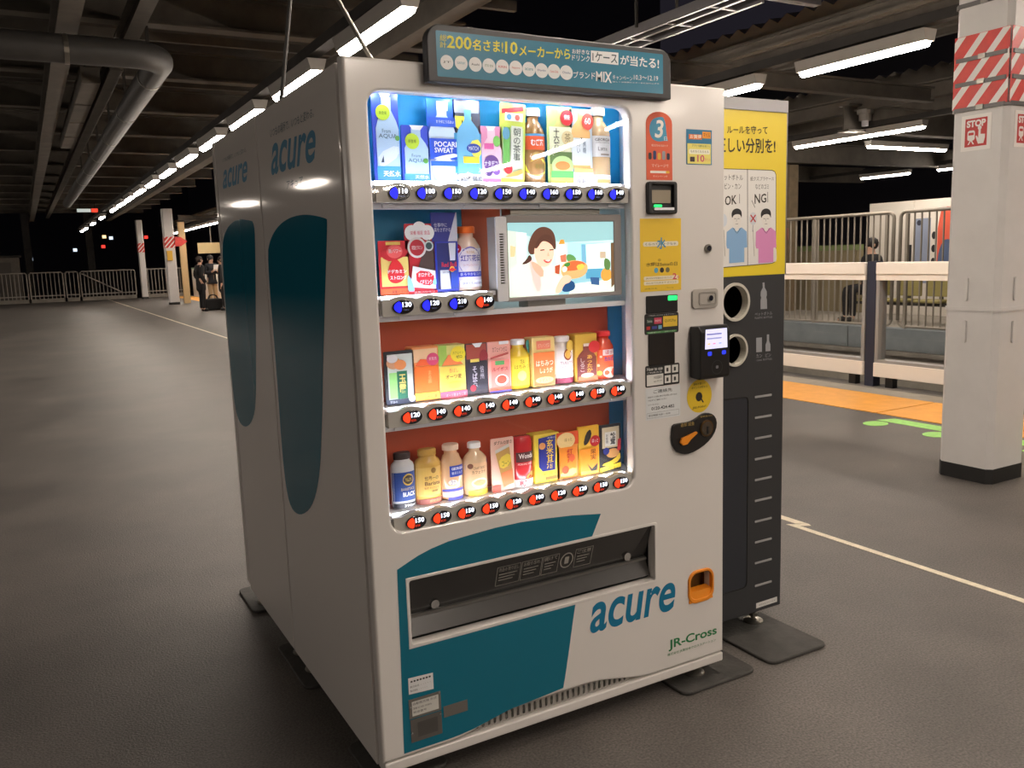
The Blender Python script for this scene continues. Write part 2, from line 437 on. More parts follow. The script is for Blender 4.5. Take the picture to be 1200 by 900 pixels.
lamp_row(-4.1, 2.78, [-7.7+5.4*k for k in range(9)], 'long white tube lamp in the row over the open left half of the platform', 'lamp row over the open platform', ceiling, -9, 37)
lamp_row(10.75, 2.98, [7.35], 'extra long tube lamp hung along the edge of the platform across the track', 'lamps along the far platform edge', ceil3, 3, 20, 2.4)
lamp_row(17.95, 2.98, [10.2, 12.3], 'tube lamp deep over the platform across the track', 'lamps deep over the far platform', ceil3, 8, 18, 1.4)
cl = make_lamp('platform_lamp', 'tube lamp hung crosswise over the platform across the track', None, 2.1)
cl.rotation_euler = (0, 0, math.pi/2); cl.location = (13.05, 8.1, 2.98)
for c in cl.children: pass
box('lamp_rail', DARKB, ceil3, 11.9, 14.2, 8.05, 8.15, 3.115, 3.16)

# ------------------------------------------------------------------ columns
def oct_poly(x0, x1, y0, y1, c):
    return [(x0+c, y0), (x1-c, y0), (x1, y0+c), (x1, y1-c), (x1-c, y1), (x0+c, y1), (x0, y1-c), (x0, y0+c)]
def clip(poly, x0, y0, x1, y1):
    def cut(p, inside, inter):
        o = []
        for i in range(len(p)):
            a, b = p[i-1], p[i]
            if inside(b):
                if not inside(a): o.append(inter(a, b))
                o.append(b)
            elif inside(a): o.append(inter(a, b))
        return o
    def ix(xc): return lambda a, b: (xc, a[1]+(b[1]-a[1])*(xc-a[0])/(b[0]-a[0]))
    def iy(yc): return lambda a, b: (a[0]+(b[0]-a[0])*(yc-a[1])/(b[1]-a[1]), yc)
    for ins, it in ((lambda p: p[0] >= x0, ix(x0)), (lambda p: p[0] <= x1, ix(x1)), (lambda p: p[1] >= y0, iy(y0)), (lambda p: p[1] <= y1, iy(y1))):
        if poly: poly = cut(poly, ins, it)
    return poly
RED = mat('hazard_red', (205, 52, 44), rough=.4, vary=.12, scale=18)
SIGNW = mat('sign_white', (228, 224, 220), rough=.45)
BLK = mat('skirt_black', (26, 25, 25), rough=.6)
def stop_sign(par, fn, u0, v0, u1, v1, d):
    W_, H_ = u1-u0, v1-v0
    s = slab('warning_sign', [(u0, v0), (u1, v0), (u1, v1), (u0, v1)], SIGNW, par, fn, d, d+.002)
    a, b = u0+W_*.13, u0+W_*.87; lo, hi = v0+H_*.11, v0+H_*.9
    d += .0026
    flat('red_field', [(a, lo), (b, lo), (b, hi), (a, hi)], pr((186, 48, 46)), s, fn, d); d += .0006
    q = lambda x, y: (a+(b-a)*x, lo+(hi-lo)*y)
    text('STOP', SIGNW, s, fn, d, (*q(.07, .69), *q(.93, .94)), bold=.05, res=6)
    # train front
    flat('train_mark', rr(*q(.12, .22), *q(.46, .58), .012), SIGNW, s, fn, d)
    flat('train_window', rr(*q(.17, .41), *q(.41, .5), .004), pr((186, 48, 46)), s, fn, d+.0005)
    flat('rail_mark', [q(.14, .08), q(.2, .08), q(.3, .22), q(.24, .22)], SIGNW, s, fn, d)
    flat('rail_mark', [q(.44, .08), q(.38, .08), q(.28, .22), q(.34, .22)], SIGNW, s, fn, d)
    # pressing hand
    flat('hand_mark', [q(.62, .66), q(.72, .66), q(.72, .42), q(.92, .4), q(.92, .28), q(.86, .08), q(.62, .08), q(.55, .22), q(.5, .36), q(.55, .38), q(.62, .28)], SIGNW, s, fn, d)
    flat('button_mark', circ(*q(.67, .64), .011), SIGNW, s, fn, d+.0003)
    return s
def column(label, x0, x1, y0, y1, full):
    t = thing('platform_column', label, 'column', ((x0+x1)/2, (y0+y1)/2, 0))
    P = oct_poly(x0, x1, y0, y1, .028)
    G = ground(0)
    slab('lower_cladding', P, COLP, t, G, .0, .98)
    slab('upper_cladding', P, COLP, t, G, .992, 3.45)
    e = .006
    slab('seam_band', oct_poly(x0-e, x1+e, y0-e, y1+e, .03), COLP, t, G, .974, .997)
    slab('base_skirt', oct_poly(x0-.004, x1+.004, y0-.004, y1+.004, .03), BLK, t, G, .0005, .085)
    if not full:
        slab('hazard_wrap', oct_poly(x0-.01, x1+.01, y0-.01, y1+.01, .03), RED, t, G, 2.05, 2.45)
        for k in range(5):
            for fn, ua, ub in ((side(x0-.011), -y1, -y0), (front(y0-.011), x0, x1)):
                p = clip([(ua-.4+k*.15, 2.0), (ua-.35+k*.15, 2.0), (ua+.1+k*.15, 2.5), (ua+.05+k*.15, 2.5)], ua, 2.05, ub, 2.45)
                if len(p) > 2: flat('hazard_stripe', p, SIGNW, t, fn, .001)
        return t
    for fn, ua, ub in ((side(x0), -y1+.03, -y0-.03), (front(y0), x0+.03, x1-.03)):
        w_ = ub-ua
        for va, vb in ((1.03, 1.16), (.795, .92)):
            slab('grip_ridge', rr(ua+w_*.38, va, ua+w_*.45, vb, .008), COLP, t, fn, .0005, .012, bevel=.003)
        # hazard wrap: red with pale slanting stripes, held by three steel straps
        slab('hazard_wrap', [(ua-.025, 2.085), (ub+.025, 2.085), (ub+.025, 2.47), (ua-.025, 2.47)], RED, t, fn, .0005, .003)
        for k in range(7):
            p = clip([(ua-.45+k*.125, 2.08), (ua-.405+k*.125, 2.08), (ua-.405+k*.125+.33, 2.48), (ua-.45+k*.125+.33, 2.48)], ua-.025, 2.087, ub+.025, 2.468)
            if len(p) > 2: flat('hazard_stripe', p, SIGNW, t, fn, .0036)
        stop_sign(t, fn, ua+.035, 1.855, ua+.205, 2.045, .0006)
    for zz in (2.08, 2.215, 2.345, 2.63):
        slab('steel_strap', oct_poly(x0-.009, x1+.009, y0-.009, y1+.009, .03), mat('strap_grey', (96, 93, 92), rough=.4, metal=.3), t, G, zz-.011, zz+.011)
        box('strap_buckle', STEEL, t, x0-.016, x0-.008, (y0+y1)/2-.03, (y0+y1)/2+.01, zz-.012, zz+.014)
    return t
column('near white column with red hazard wrap and STOP signs', 3.94, 4.27, .84, 1.16, True)
c31 = column('distant white column with striped wrap and yellow box beside the waiting people', 3.9, 4.25, 31.6, 31.95, False)
box('yellow_box', mat('yellow_box', (222, 176, 60), rough=.5), c31, 3.94, 4.12, 31.5, 31.6, 1.6, 1.95)
slab('arrow_board', [(4.25, 2.1), (4.45, 2.1), (4.68, 2.27), (4.45, 2.44), (4.25, 2.44)], RED, c31, front(31.6), 0, .03)
column('distant white column standing at the railing across the platform end', 3.86, 4.12, 39.55, 39.85, False)

# ================================================================== VENDING MACHINE (front)
W, H, D = 1.16, 1.83, .835
vm = thing('vending_machine', 'white drinks vending machine with lit sample display and teal swoosh', 'vending machine', (W/2, D/2, 0))
FN = front(0.0)
# body: an open-fronted cabinet of panels
mb = MB()
mb.box(0, .025, .052, D, .06, H-.006).box(W-.025, W, .052, D, .06, H-.006)
mb.box(.025, W-.025, D-.025, D, .06, H-.006).box(.025, W-.025, .052, D-.025, H-.03, H-.006).box(.025, W-.025, .052, D-.025, .06, .085)
mb.box(.025, W-.025, .2, .215, .085, H-.03)
mb.build('cabinet', WHITE2, vm, bevel=.003)
box('door_seal', GAP, vm, .012, .05, .04, .053, .1, H-.02)
box('kick_plate', WHITE, vm, .004, W-.002, .0, .05, .058, .0865, bevel=.004)
# door plate with window, delivery hole, and the arched lower rim
wz0, wz1, wx0, wx1 = .692, 1.757, .058, .812
outer = [(W-.001, H), (.0, H), (.0, .09), (.19, .09)]
for k in range(13):
    a = k/12; outer.append((.19+.22*a, .09+.038*(a*a*(3-2*a))))
for k in range(13):
    a = k/12; outer.append((.62+.26*a, .128-.038*(a*a*(3-2*a))))
outer.append((W-.001, .09))
outer = outer[::-1]
fx0, fx1, fz0, fz1 = .096, .885, .389, .56
door = panel('door', [outer, rr(wx0, wz0, wx1, wz1, .035, 8), rr(fx0, fz0, fx1, fz1, .006, 3), rr(.985, .0, 1.0, .0, .001) if False else rr(1.02, .288, 1.108, .376, .03, 5)], FN, -.038, 0, .008, WHITE, vm)
# arched vent strip behind the door rim
slots = [rr(.255+k*.0185, .092, .2635+k*.0185, .118, .004, 3) for k in range(34)]
panel('vent_strip', [[(.19, .0875), (.9, .0875), (.9, .13), (.19, .13)]]+slots, front(.015), -.005, 0, .0004, GREYP, vm, res=0)
# teal swoosh on the lower door
sw = [(.0655, .597)]
for p in [(478, 659), (490, 651), (505, 643), (525, 634.5), (550, 627), (580, 618.5), (610, 612), (640, 607.5), (670, 604), (704, 602)]: sw.append(fr(*p))
tl_edge = [(.0655, .597), (.057, .098)]
# right edge from the top tip down to the lower rim
re_ = [fr(704, 602), fr(694, 628), fr(686, 650), fr(679, 680), fr(673, 715), fr(667, 760), fr(662, 795), fr(660, 806)]
rx = lambda z: next((re_[i][0]+(re_[i+1][0]-re_[i][0])*(z-re_[i][1])/(re_[i+1][1]-re_[i][1]) for i in range(len(re_)-1) if re_[i][1] >= z >= re_[i+1][1]), re_[-1][0])
up = sw+[(rx(.5695), .5695)]+[(.0868, .5695)]+[(.0868, .3795)]+[(.0625, .3795)]
flat('swoosh_print', up, TEAL, vm, FN, .0006)
lo = [(.0625, .3795), (rx(.3795), .3795), (rx(.33), .33), (rx(.25), .25), (rx(.18), .18), (rx(.14), .14), (.42, .1305), (.38, .1285)]
lo += [(.34, .1215), (.3, .1135), (.26, .106), (.22, .1015), (.18, .1), (.057, .1)]
flat('swoosh_print', lo, TEAL, vm, FN, .0006)
# delivery recess with its tilted flap
DARKF = mat('flap_dark', (40, 39, 38), rough=.12, coat=.8)
mb = MB().box(fx0-.01, fx1+.01, .1, .11, fz0-.01, fz1+.01).box(fx0-.012, fx0-.002, .012, .1, fz0-.01, fz1+.01).box(fx1+.002, fx1+.012, .012, .1, fz0-.01, fz1+.01)
mb.box(fx0-.01, fx1+.01, .012, .1, fz0-.012, fz0-.002).box(fx0-.01, fx1+.01, .012, .1, fz1+.002, fz1+.012)
rec = mb.build('delivery_recess', mat('recess_black', (20, 19, 19), rough=.45), vm)
panel('recess_rim', [rr(fx0-.009, fz0-.009, fx1+.009, fz1+.009, .008, 3), rr(fx0, fz0, fx1, fz1, .006, 3)], FN, -.006, .001, .002, WHITE, vm)
a0, a1 = (.01, fz1-.004), (.045, .452)
mb = MB().add([(fx0+.004, a0[0], a0[1]), (fx1-.004, a0[0], a0[1]), (fx1-.004, a1[0], a1[1]), (fx0+.004, a1[0], a1[1]),
               (fx0+.004, a0[0]+.006, a0[1]), (fx1-.004, a0[0]+.006, a0[1]), (fx1-.004, a1[0]+.006, a1[1]), (fx0+.004, a1[0]+.006, a1[1])],
              [(0, 1, 2, 3), (7, 6, 5, 4), (0, 4, 5, 1), (1, 5, 6, 2), (2, 6, 7, 3), (3, 7, 4, 0)])
flap = mb.build('delivery_flap', DARKF, vm)
box('flap_edge', mat('flap_edge', (92, 90, 86), rough=.35), flap, fx0+.004, fx1-.004, .036, .05, .444, .4515)
MB().prism([(.042, .443), (.02, .4), (.024, .398), (.05, .438)], lambda u, v, d: (d, u, v), fx0+.004, fx1-.004).build('lower_flap', mat('flap_dark2', (46, 43, 40), rough=.3, coat=.4), vm)
def fl_fn(u, v, d):        # on the tilted flap: v is still world z
    tt = (a0[1]-v)/(a0[1]-a1[1]); return (u, a0[0]+(a1[0]-a0[0])*tt-.0006-d, v)
for px, py in ((516, 713), (743, 656)):
    x_, z_ = fr(px, py)
    c = fl_fn(x_, z_, 0)
    k = MB().cyl(c, (c[0], c[1]-.008, c[2]), .012, 18).build('flap_lock', CHROME, flap)
    MB().cyl((c[0], c[1]-.008, c[2]), (c[0], c[1]-.0095, c[2]), .006, 12).build('key_slot', BLACKP, k) if False else None
PRW = pr((165, 160, 152))
def frame2d(x0, z0, x1, z1, t):
    return [[(x0, z0), (x1, z0), (x1, z0+t), (x0, z0+t)], [(x0, z1-t), (x1, z1-t), (x1, z1), (x0, z1)], [(x0, z0+t), (x0+t, z0+t), (x0+t, z1-t), (x0, z1-t)], [(x1-t, z0+t), (x1, z0+t), (x1, z1-t), (x1-t, z1-t)]]
def frame_print(x0, z0, x1, z1, t, m, par, fn, d, name='frame_print'):
    vs = []; fs = []
    for q in frame2d(x0, z0, x1, z1, t):
        n = len(vs); vs += [fn(u, v, d) for u, v in q]; fs.append(tuple(range(n, n+4)))
    return mesh_obj(name, vs, fs, m, par)
X0 = .36
for (xa, xb, tx) in ((X0, X0+.075, '商品の 取り出し'), (X0+.078, X0+.143, 'お取り忘れ'), (X0+.146, X0+.2, '開けて'), (X0+.255, X0+.315, 'ご注意')):
    frame_print(xa, .474, xb, .534, .0012, PRW, flap, fl_fn, .0003)
    text(tx, PRW, flap, fl_fn, .0004, (xa+.006, .518, xb-.006, .53))
    for q in range(3): flat('small_print', [(xa+.008, .508-q*.009), (xb-.01-q*.006, .508-q*.009), (xb-.01-q*.006, .5105-q*.009), (xa+.008, .5105-q*.009)], PRW, flap, fl_fn, .0004)
ring = circ(X0+.228, .505, .022, .025, 28); inn = circ(X0+.228, .505, .0185, .0215, 28)
mesh_obj('ring_print', [fl_fn(u, v, .0004) for u, v in ring+inn], [(i, (i+1) % 28, 28+(i+1) % 28, 28+i) for i in range(28)], PRW, flap)
flat('can_print', rr(X0+.221, .494, X0+.235, .517, .003), PRW, flap, fl_fn, .0004)
# logo and operator lettering on the lower door
text('acure', LOGO, vm, FN, .0008, (.645, .278, .962, .368), bold=.018, shear=.22, res=10)
JRG = pr((28, 120, 66))
text('JR-Cross', JRG, vm, FN, .0008, (.934, .147, 1.13, .184), bold=.022, res=8)
text('株式会社 JR東日本クロスステーション', JRG, vm, FN, .0008, (.93, .131, 1.126, .1415))
# coin return cup
ORG = mat('orange_plastic', (232, 140, 34), rough=.35)
panel('coin_return_rim', [rr(1.012, .279, 1.115, .385, .032, 6), rr(1.02, .292, 1.107, .376, .026, 6)], FN, -.01, .006, .003, ORG, vm)
cup = MB().box(1.015, 1.112, .05, .055, .285, .38).box(1.012, 1.017, .01, .05, .285, .38).box(1.111, 1.116, .01, .05, .285, .38).box(1.015, 1.112, .01, .05, .379, .383).box(1.015, 1.112, .01, .05, .281, .285).build('coin_return_cup', mat('amber_cup', (120, 84, 44), rough=.25, coat=.5), vm)
MB().prism([(.0, .283), (.006, .316), (.03, .32), (.034, .283)], lambda u, v, d: (d, u-.004, v), 1.016, 1.111).build('cup_lip', ORG, cup)
# rating plate and stickers at the lower left
nt_ = flat('price_note', [fr(478, 795), fr(507, 788), fr(508, 807), fr(479, 814)][::1], pr((222, 222, 222)), vm, FN, .0012)
for q in range(7): flat('small_print', rr(.085+q*.0085, .289, .0905+q*.0085, .2935, .001), pr((40, 36, 36)), nt_, FN, .0016)
for q, z_ in enumerate((.277, .266)): text('株式会社 ・・・・・', pr((70, 70, 70)), nt_, FN, .0016, (.083, z_-.003, .14-q*.01, z_+.003))
pl = slab('rating_plate', [(.077, .19), (.167, .19), (.167, .243), (.077, .243)], mat('plate_grey', (104, 100, 94), rough=.5), vm, FN, .0006, .002)
flat('plate_label', [(.085, .196), (.16, .196), (.16, .236), (.085, .236)], pr((205, 203, 196)), pl, FN, .0024)
text('自動販売機 形式', pr((60, 60, 60)), pl, FN, .0028, (.088, .226, .155, .233))
text('定格 AC100V 50/60Hz', pr((60, 60, 60)), pl, FN, .0028, (.088, .214, .14, .22))
text('製造番号', pr((60, 60, 60)), pl, FN, .0028, (.088, .203, .125, .209))
p2 = slab('rating_plate', [(.079, .124), (.167, .124), (.167, .187), (.079, .187)], mat('plate_grey2', (92, 88, 84), rough=.55), vm, FN, .0006, .002)
flat('plate_label', [(.098, .135), (.155, .135), (.155, .176), (.098, .176)], pr((74, 71, 68)), p2, FN, .0024)
slab('small_plate', [(.174, .165), (.244, .165), (.244, .196), (.174, .196)], mat('plate_grey'+'', (104, 100, 94)), vm, FN, .0006, .002)
for u, v in ((.081, .222), (.163, .239), (.081, .15), (.164, .18)): MB().cyl((u, -.0008, v), (u, -.004, v), .003, 8).build('rivet', CHROME, vm)

# ------------------------------------------------------------------ the display window
YB = .135
BK = lambda n, rgb: mat(n, rgb, rough=.5)
CYAN = BK('back_cyan', (30, 168, 232)); TEALB = BK('back_teal', (40, 134, 172)); ORB = BK('back_orange', (208, 86, 48)); BLUB = BK('back_blue', (58, 138, 184))
BX0, BX1 = .03, .875
box('display_lining', INWHITE, vm, BX0-.02, BX1+.02, YB+.004, YB+.012, .64, 1.82)
box('back_panel', CYAN, vm, BX0, BX1, YB, YB+.003, 1.515, 1.815)
box('back_panel', TEALB, vm, BX0, .352, YB, YB+.003, 1.262, 1.5)
box('back_panel', ORB, vm, .354, .47, YB, YB+.003, 1.262, 1.5)
box('back_panel', ORB, vm, BX0, .822, YB, YB+.003, .99, 1.225)
box('back_panel', BLUB, vm, .824, BX1, YB, YB+.003, .99, 1.225)
box('back_panel', ORB, vm, BX0, .822, YB, YB+.003, .72, .955)
box('back_panel', BLUB, vm, .824, BX1, YB, YB+.003, .72, .955)
# side, top and bottom reveals flare outwards behind the frame
mb = MB().add([(wx1+.004, .02, .68), (BX1, YB, .66), (BX1, YB, 1.8), (wx1+.004, .02, 1.77), (wx1+.012, .02, .68), (BX1+.008, YB, .66), (BX1+.008, YB, 1.8), (wx1+.012, .02, 1.77)],
              [(0, 1, 2, 3), (7, 6, 5, 4), (0, 3, 7, 4), (1, 5, 6, 2), (2, 6, 7, 3), (0, 4, 5, 1)])
mb.build('side_lining', INWHITE, vm)
box('side_lining', INWHITE, vm, BX0-.008, BX0, .03, YB, .66, 1.8)
box('side_lining', BLACKP, vm, BX0+.0005, BX0+.012, .045, .12, .725, .93)
box('top_lining', INWHITE, vm, BX0, BX1, .035, YB, 1.8, 1.808)
for k in range(11): MB().cyl((.1+k*.068, .052, 1.769), (.1+k*.068, .052, 1.763), .006, 10).build('led_dot', mat('led_dot_white', (240, 245, 255), emit=130), vm)
box('led_board', INWHITE, vm, BX0+.02, wx1+.02, .042, .062, 1.7695, 1.776)
box('side_light', LED_M, vm, .838, .848, .045, .055, .7, 1.78)
RAILZ = [1.524, 1.253, .979, .7085]; SHELF = [1.556, 1.28, 1.003, .728]
RAILM = mat('rail_grey', (186, 182, 174), rough=.4)
DIG = mat('price_digit', (235, 240, 255), emit=2.2)
BLUEL = mat('button_blue_lamp', (24, 30, 255), emit=1.2); REDL = mat('button_red_lamp', (255, 62, 24), emit=1.0)
BSH = mat('button_black', (28, 27, 34), rough=.15, coat=.6)
prices = [['110', '100', '150', '120', '150', '140', '160', '150', '160', '140'], ['130', '120', '210', '140'],
          ['120', '140', '140', '140', '140', '140', '140', '140', '150', '140'], ['150', '150', '150', '150', '120', '100', '120', '120', '150', '150']]
xs_rows = [[.126+.0712*k for k in range(10)], [.121+.0747*k for k in range(4)], [.129+.0702*k for k in range(10)], [.126+.0712*k for k in range(10)]]
for r in range(4):
    zc = RAILZ[r]; xs = xs_rows[r]
    xa = .068; xb = .808 if r != 1 else .372
    top = []
    n = 0
    x_ = xb
    while x_ > xa:
        d_ = min(abs(x_-q) for q in xs); top.append((x_, zc+.0185+.0065*max(0, math.cos(min(1, d_/.035)*math.pi/2))))
        x_ -= .006
    prof = [(xa, zc-.022), (xb, zc-.022)]+top+[(xa, zc+.0185)]
    slab('price_rail', prof, RAILM, vm, front(.03), 0, .022)
    box('rail_end', GREYP, vm, xa-.006, xa+.004, .012, .034, zc-.02, zc+.012, bevel=.004)
    sx1 = BX1-.012 if r != 1 else .392
    box('shelf', INWHITE, vm, BX0, sx1, .031, YB, SHELF[r]-.012, SHELF[r]-.001)
    box('shelf_light', LED_M, vm, .075, (.8 if r != 1 else .365), .031, .041, zc+.021, SHELF[r]-.001)
    box('shelf_apron', INWHITE, vm, BX0, BX1-.03, .033, .04, zc-.036, zc-.0225)
    for k, xq in enumerate(xs):
        b = slab('select_button', circ(xq, zc, .0275, .0175, 30), BSH, vm, front(.008), .0003, .006, bevel=.0015)
        lens = [(xq-.011+.006*math.sin(math.radians(a)), zc+.0135*math.cos(math.radians(a))) for a in range(180, -1, -30)]
        lens += [(xq+.0255*math.cos(math.radians(a)), zc+.0155*math.sin(math.radians(a))) for a in range(118, 243, 17)]
        isblue = (r == 0) or (r == 1 and k < 3)
        flat('lamp_lens', lens, BLUEL if isblue else REDL, b, front(.008), .0065)
        text(prices[r][k], DIG, b, front(.008), .0068, (xq-.003, zc-.0005, xq+.0205, zc+.0115), bold=.02)
        if not isblue: text('あたたかい', REDL, b, front(.008), .0068, (xq-.004, zc-.011, xq+.01, zc-.005))
        else: text('つめたい', pr((150, 165, 230)), b, front(.008), .0068, (xq-.002, zc-.009, xq+.013, zc-.0055))
    for xq in ((.12, .27) if r == 1 else (.09, .31, .53, .755)):
        slab('rail_clip', [(xq, zc-.033), (xq+.035, zc-.033), (xq+.035, zc-.0235), (xq, zc-.0235)], INWHITE, vm, front(.032), .0, .006)
# the window pane: a slightly domed sheet
GL = glass('window_pane', refl=.9)
nx_, nz_ = 16, 20; v = []; f = []
for j in range(nz_+1):
    for i in range(nx_+1):
        a, b = i/nx_, j/nz_
        bulge = .006*(1-(2*a-1)**2)*(1-(2*b-1)**2)
        v.append((wx0-.008+(wx1-wx0+.016)*a, .007-bulge*.8, wz0-.008+(wz1-wz0+.016)*b))
for j in range(nz_):
    for i in range(nx_):
        q = j*(nx_+1)+i; f.append((q, q+1, q+nx_+2, q+nx_+1))
pane = mesh_obj('window_pane', v, f, GL, vm, smooth=True)
# ------------------------------------------------------------------ advertising screen in the window
SCB = mat('screen_bezel', (158, 150, 146), rough=.4)
sx0, sx1, sz0, sz1 = .405, .8, 1.247, 1.472
scf = panel('screen_frame', [rr(sx0+.022, sz0, sx1, sz1, .006, 3), rr(.434, 1.2585, .774, 1.4525, .002, 2)], front(.03), -.04, 0, .003, SCB, vm)
gr = panel('speaker_grille', [rr(.394, 1.25, .426, 1.468, .004, 3)]+[[(.404, 1.296+k*.0066), (.4165, 1.296+k*.0066), (.4165, 1.2995+k*.0066), (.404, 1.2995+k*.0066)] for k in range(20)], front(.022), -.006, 0, .0004, INWHITE, vm, res=0)
MB().box(.394, .398, .0285, .07, 1.25, 1.468).box(.422, .426, .0285, .07, 1.25, 1.468).box(.398, .422, .0285, .07, 1.25, 1.254).box(.398, .422, .0285, .07, 1.464, 1.468).box(.398, .422, .066, .07, 1.254, 1.464).build('speaker_box', GREYP, vm)
box('screen_mount', STEEL, vm, .455, .74, .05, .1, 1.474, 1.498)
box('screen_mount', GREYP, vm, .5, .62, .05, .1, 1.228, 1.246)
box('screen_shelf', INWHITE, vm, .385, BX1-.03, .045, YB, 1.216, 1.227)
SF = front(.034); ax0, ax1, az0, az1 = .434, .774, 1.2585, 1.4525
q = lambda u, v: (ax0+(ax1-ax0)*u, az0+(az1-az0)*v)
scr = slab('screen', [q(-.005, -.005), q(1.005, -.005), q(1.005, 1.005), q(-.005, 1.005)], em((196, 228, 224)), vm, front(.036), 0, .002)
def sp(pts, rgb, d, name='picture_area', smooth=0):
    p = [q(u, 1-v) for u, v in pts]
    if smooth: p = smoothpoly(p, smooth)
    return flat(name, p, em(rgb), scr, SF, d)
sp([(0, 0), (1, 0), (1, .26), (.5, .28), (0, .12)], (150, 196, 200), .0004)
sp([(0, .1), (.16, .14), (.16, 1), (0, 1)], (206, 222, 208), .0005)
sp([(.08, .13), (.17, .14), (.15, .6), (.08, .7)], (236, 248, 244), .0006)
sp([(.02, .3), (.07, .32), (.06, .45), (.02, .46)], (226, 198, 150), .0007)
sp([(.55, .28), (1, .3), (1, .62), (.55, .6)], (176, 220, 232), .0005)
sp([(.73, .32), (.97, .3), (.97, .68), (.73, .68)], (224, 250, 252), .0007)
sp([(.68, .31), (.72, .31), (.73, .7), (.68, .7)], (120, 178, 206), .0008)
sp([(.55, .66), (1, .68), (1, 1), (.45, 1)], (150, 200, 214), .0006)
sp([(.72, .66), (.94, .66), (.95, .8), (.72, .8)], (86, 160, 194), .0008)
sp([(.6, .86), (1, .82), (1, 1), (.55, 1)], (222, 232, 222), .0009)
sp([(.48, .84), (.6, .8), (.62, .95), (.48, .98)], (30, 74, 122), .001, smooth=2)
sp([(.76, .78), (.85, .79), (.85, .9), (.77, .88)], (54, 92, 140), .0011)
sp([(.86, .7), (.95, .62), (.99, .82), (.88, .86)], (222, 160, 70), .0011, smooth=2)
sp([(.9, .5), (.97, .55), (.96, .7), (.9, .68)], (92, 128, 70), .0012, smooth=2)
sp([(.86, .42), (.92, .42), (.92, .52), (.86, .52)], (196, 176, 150), .0012)
sp([(.97, .3), (1, .3), (1, .9), (.97, .95)], (110, 84, 56), .0012)
sp([(.53, .44), (.6, .45), (.64, .54), (.54, .56)], (96, 150, 84), .0012, smooth=2)
# the smiling woman
sp([(.0, .62), (.14, .54), (.24, .52), (.4, .58), (.45, .75), (.44, 1.0), (.0, 1.0)], (228, 228, 220), .0014, smooth=2)
sp([(.18, .52), (.23, .5), (.3, .8), (.27, .98), (.22, .85)], (226, 196, 188), .0016, smooth=1)
sp([(.2, .5), (.32, .62), (.31, .78), (.22, .64)], (222, 176, 150), .0017, smooth=1)
sp([(.19, .42), (.16, .5), (.11, .56), (.16, .56), (.22, .5)], (76, 46, 36), .0018, smooth=2)
sp([(.2, .2), (.26, .08), (.34, .05), (.42, .12), (.44, .3), (.43, .4), (.36, .25), (.27, .38), (.21, .45), (.17, .38)], (92, 56, 42), .0019, smooth=2)
sp([(.24, .3), (.33, .24), (.41, .32), (.42, .45), (.38, .58), (.32, .62), (.26, .57), (.23, .45)], (240, 202, 176), .002, smooth=2)
sp([(.23, .34), (.3, .16), (.4, .17), (.43, .36), (.38, .26), (.31, .24), (.26, .36)], (84, 50, 38), .0022, smooth=2)
for u in (.31, .395): sp([(u-.022, .37), (u+.018, .365), (u+.018, .38), (u-.022, .385)], (60, 38, 34), .0023)
sp([(.36, .4), (.375, .46), (.35, .46)], (222, 172, 148), .0023)
sp([(.31, .5), (.36, .52), (.4, .5), (.37, .56), (.33, .55)], (196, 84, 80), .0023, smooth=1)
sp([(.325, .515), (.385, .515), (.36, .535)], (250, 246, 240), .0024)
# the bottle and the lunch box she holds
sp([(.46, .3), (.48, .24), (.51, .24), (.52, .3)], (226, 150, 52), .0024)
sp([(.44, .36), (.47, .3), (.52, .3), (.53, .38), (.52, .56), (.44, .58)], (226, 226, 222), .0025)
sp([(.47, .46), (.53, .44), (.53, .55), (.48, .55)], (206, 120, 90), .0026)
sp([(.42, .6), (.47, .58), (.46, .72), (.42, .7)], (188, 84, 52), .0026)
sp([(.47, .66), (.5, .56), (.62, .52), (.73, .58), (.74, .66), (.7, .76), (.58, .8), (.49, .76)], (222, 176, 116), .0027, smooth=2)
sp([(.5, .58), (.6, .53), (.71, .56), (.7, .64), (.6, .68), (.5, .67)], (226, 108, 60), .0029, smooth=2)
sp([(.5, .58), (.56, .55), (.57, .6), (.52, .63)], (70, 138, 62), .003, smooth=1)
sp([(.62, .6), (.7, .58), (.7, .65), (.64, .68)], (238, 200, 80), .003, smooth=1)
sp([(.48, .64), (.52, .6), (.54, .66), (.5, .7)], (246, 240, 230), .0031, smooth=1)
sp([(.4, .98), (.46, .78), (.52, .72), (.58, .76), (.56, .84), (.5, .86), (.47, .98)], (238, 200, 172), .0032, smooth=2)

# ------------------------------------------------------------------ controls, stickers and notices on the right of the door
def fq(px0, py0, px1, py1, y=0.0):      # a rectangle on the front from two opposite pixels' neighbourhood
    cx, cy = (px0+px1)/2, (py0+py1)/2
    x0 = fr(px0, cy, y)[0]; x1 = fr(px1, cy, y)[0]; z0 = fr(cx, py1, y)[1]; z1 = fr(cx, py0, y)[1]
    return x0, z0, x1, z1
def loc(r): return lambda u, v: (r[0]+(r[2]-r[0])*u, r[1]+(r[3]-r[1])*v)
def lt(body, rgb, par, r, u0, v0, u1, v1, d, fn=FN, **k):
    l = loc(r); text(body, pr(rgb), par, fn, d, (*l(u0, v0), *l(u1, v1)), **k)
def lr(rgb, par, r, u0, v0, u1, v1, d, fn=FN, rad=0, name='printed_area'):
    l = loc(r); a, b = l(u0, v0), l(u1, v1)
    p = rr(*a, *b, rad) if rad else [a, (b[0], a[1]), b, (a[0], b[1])]
    return flat(name, p, pr(rgb), par, fn, d)
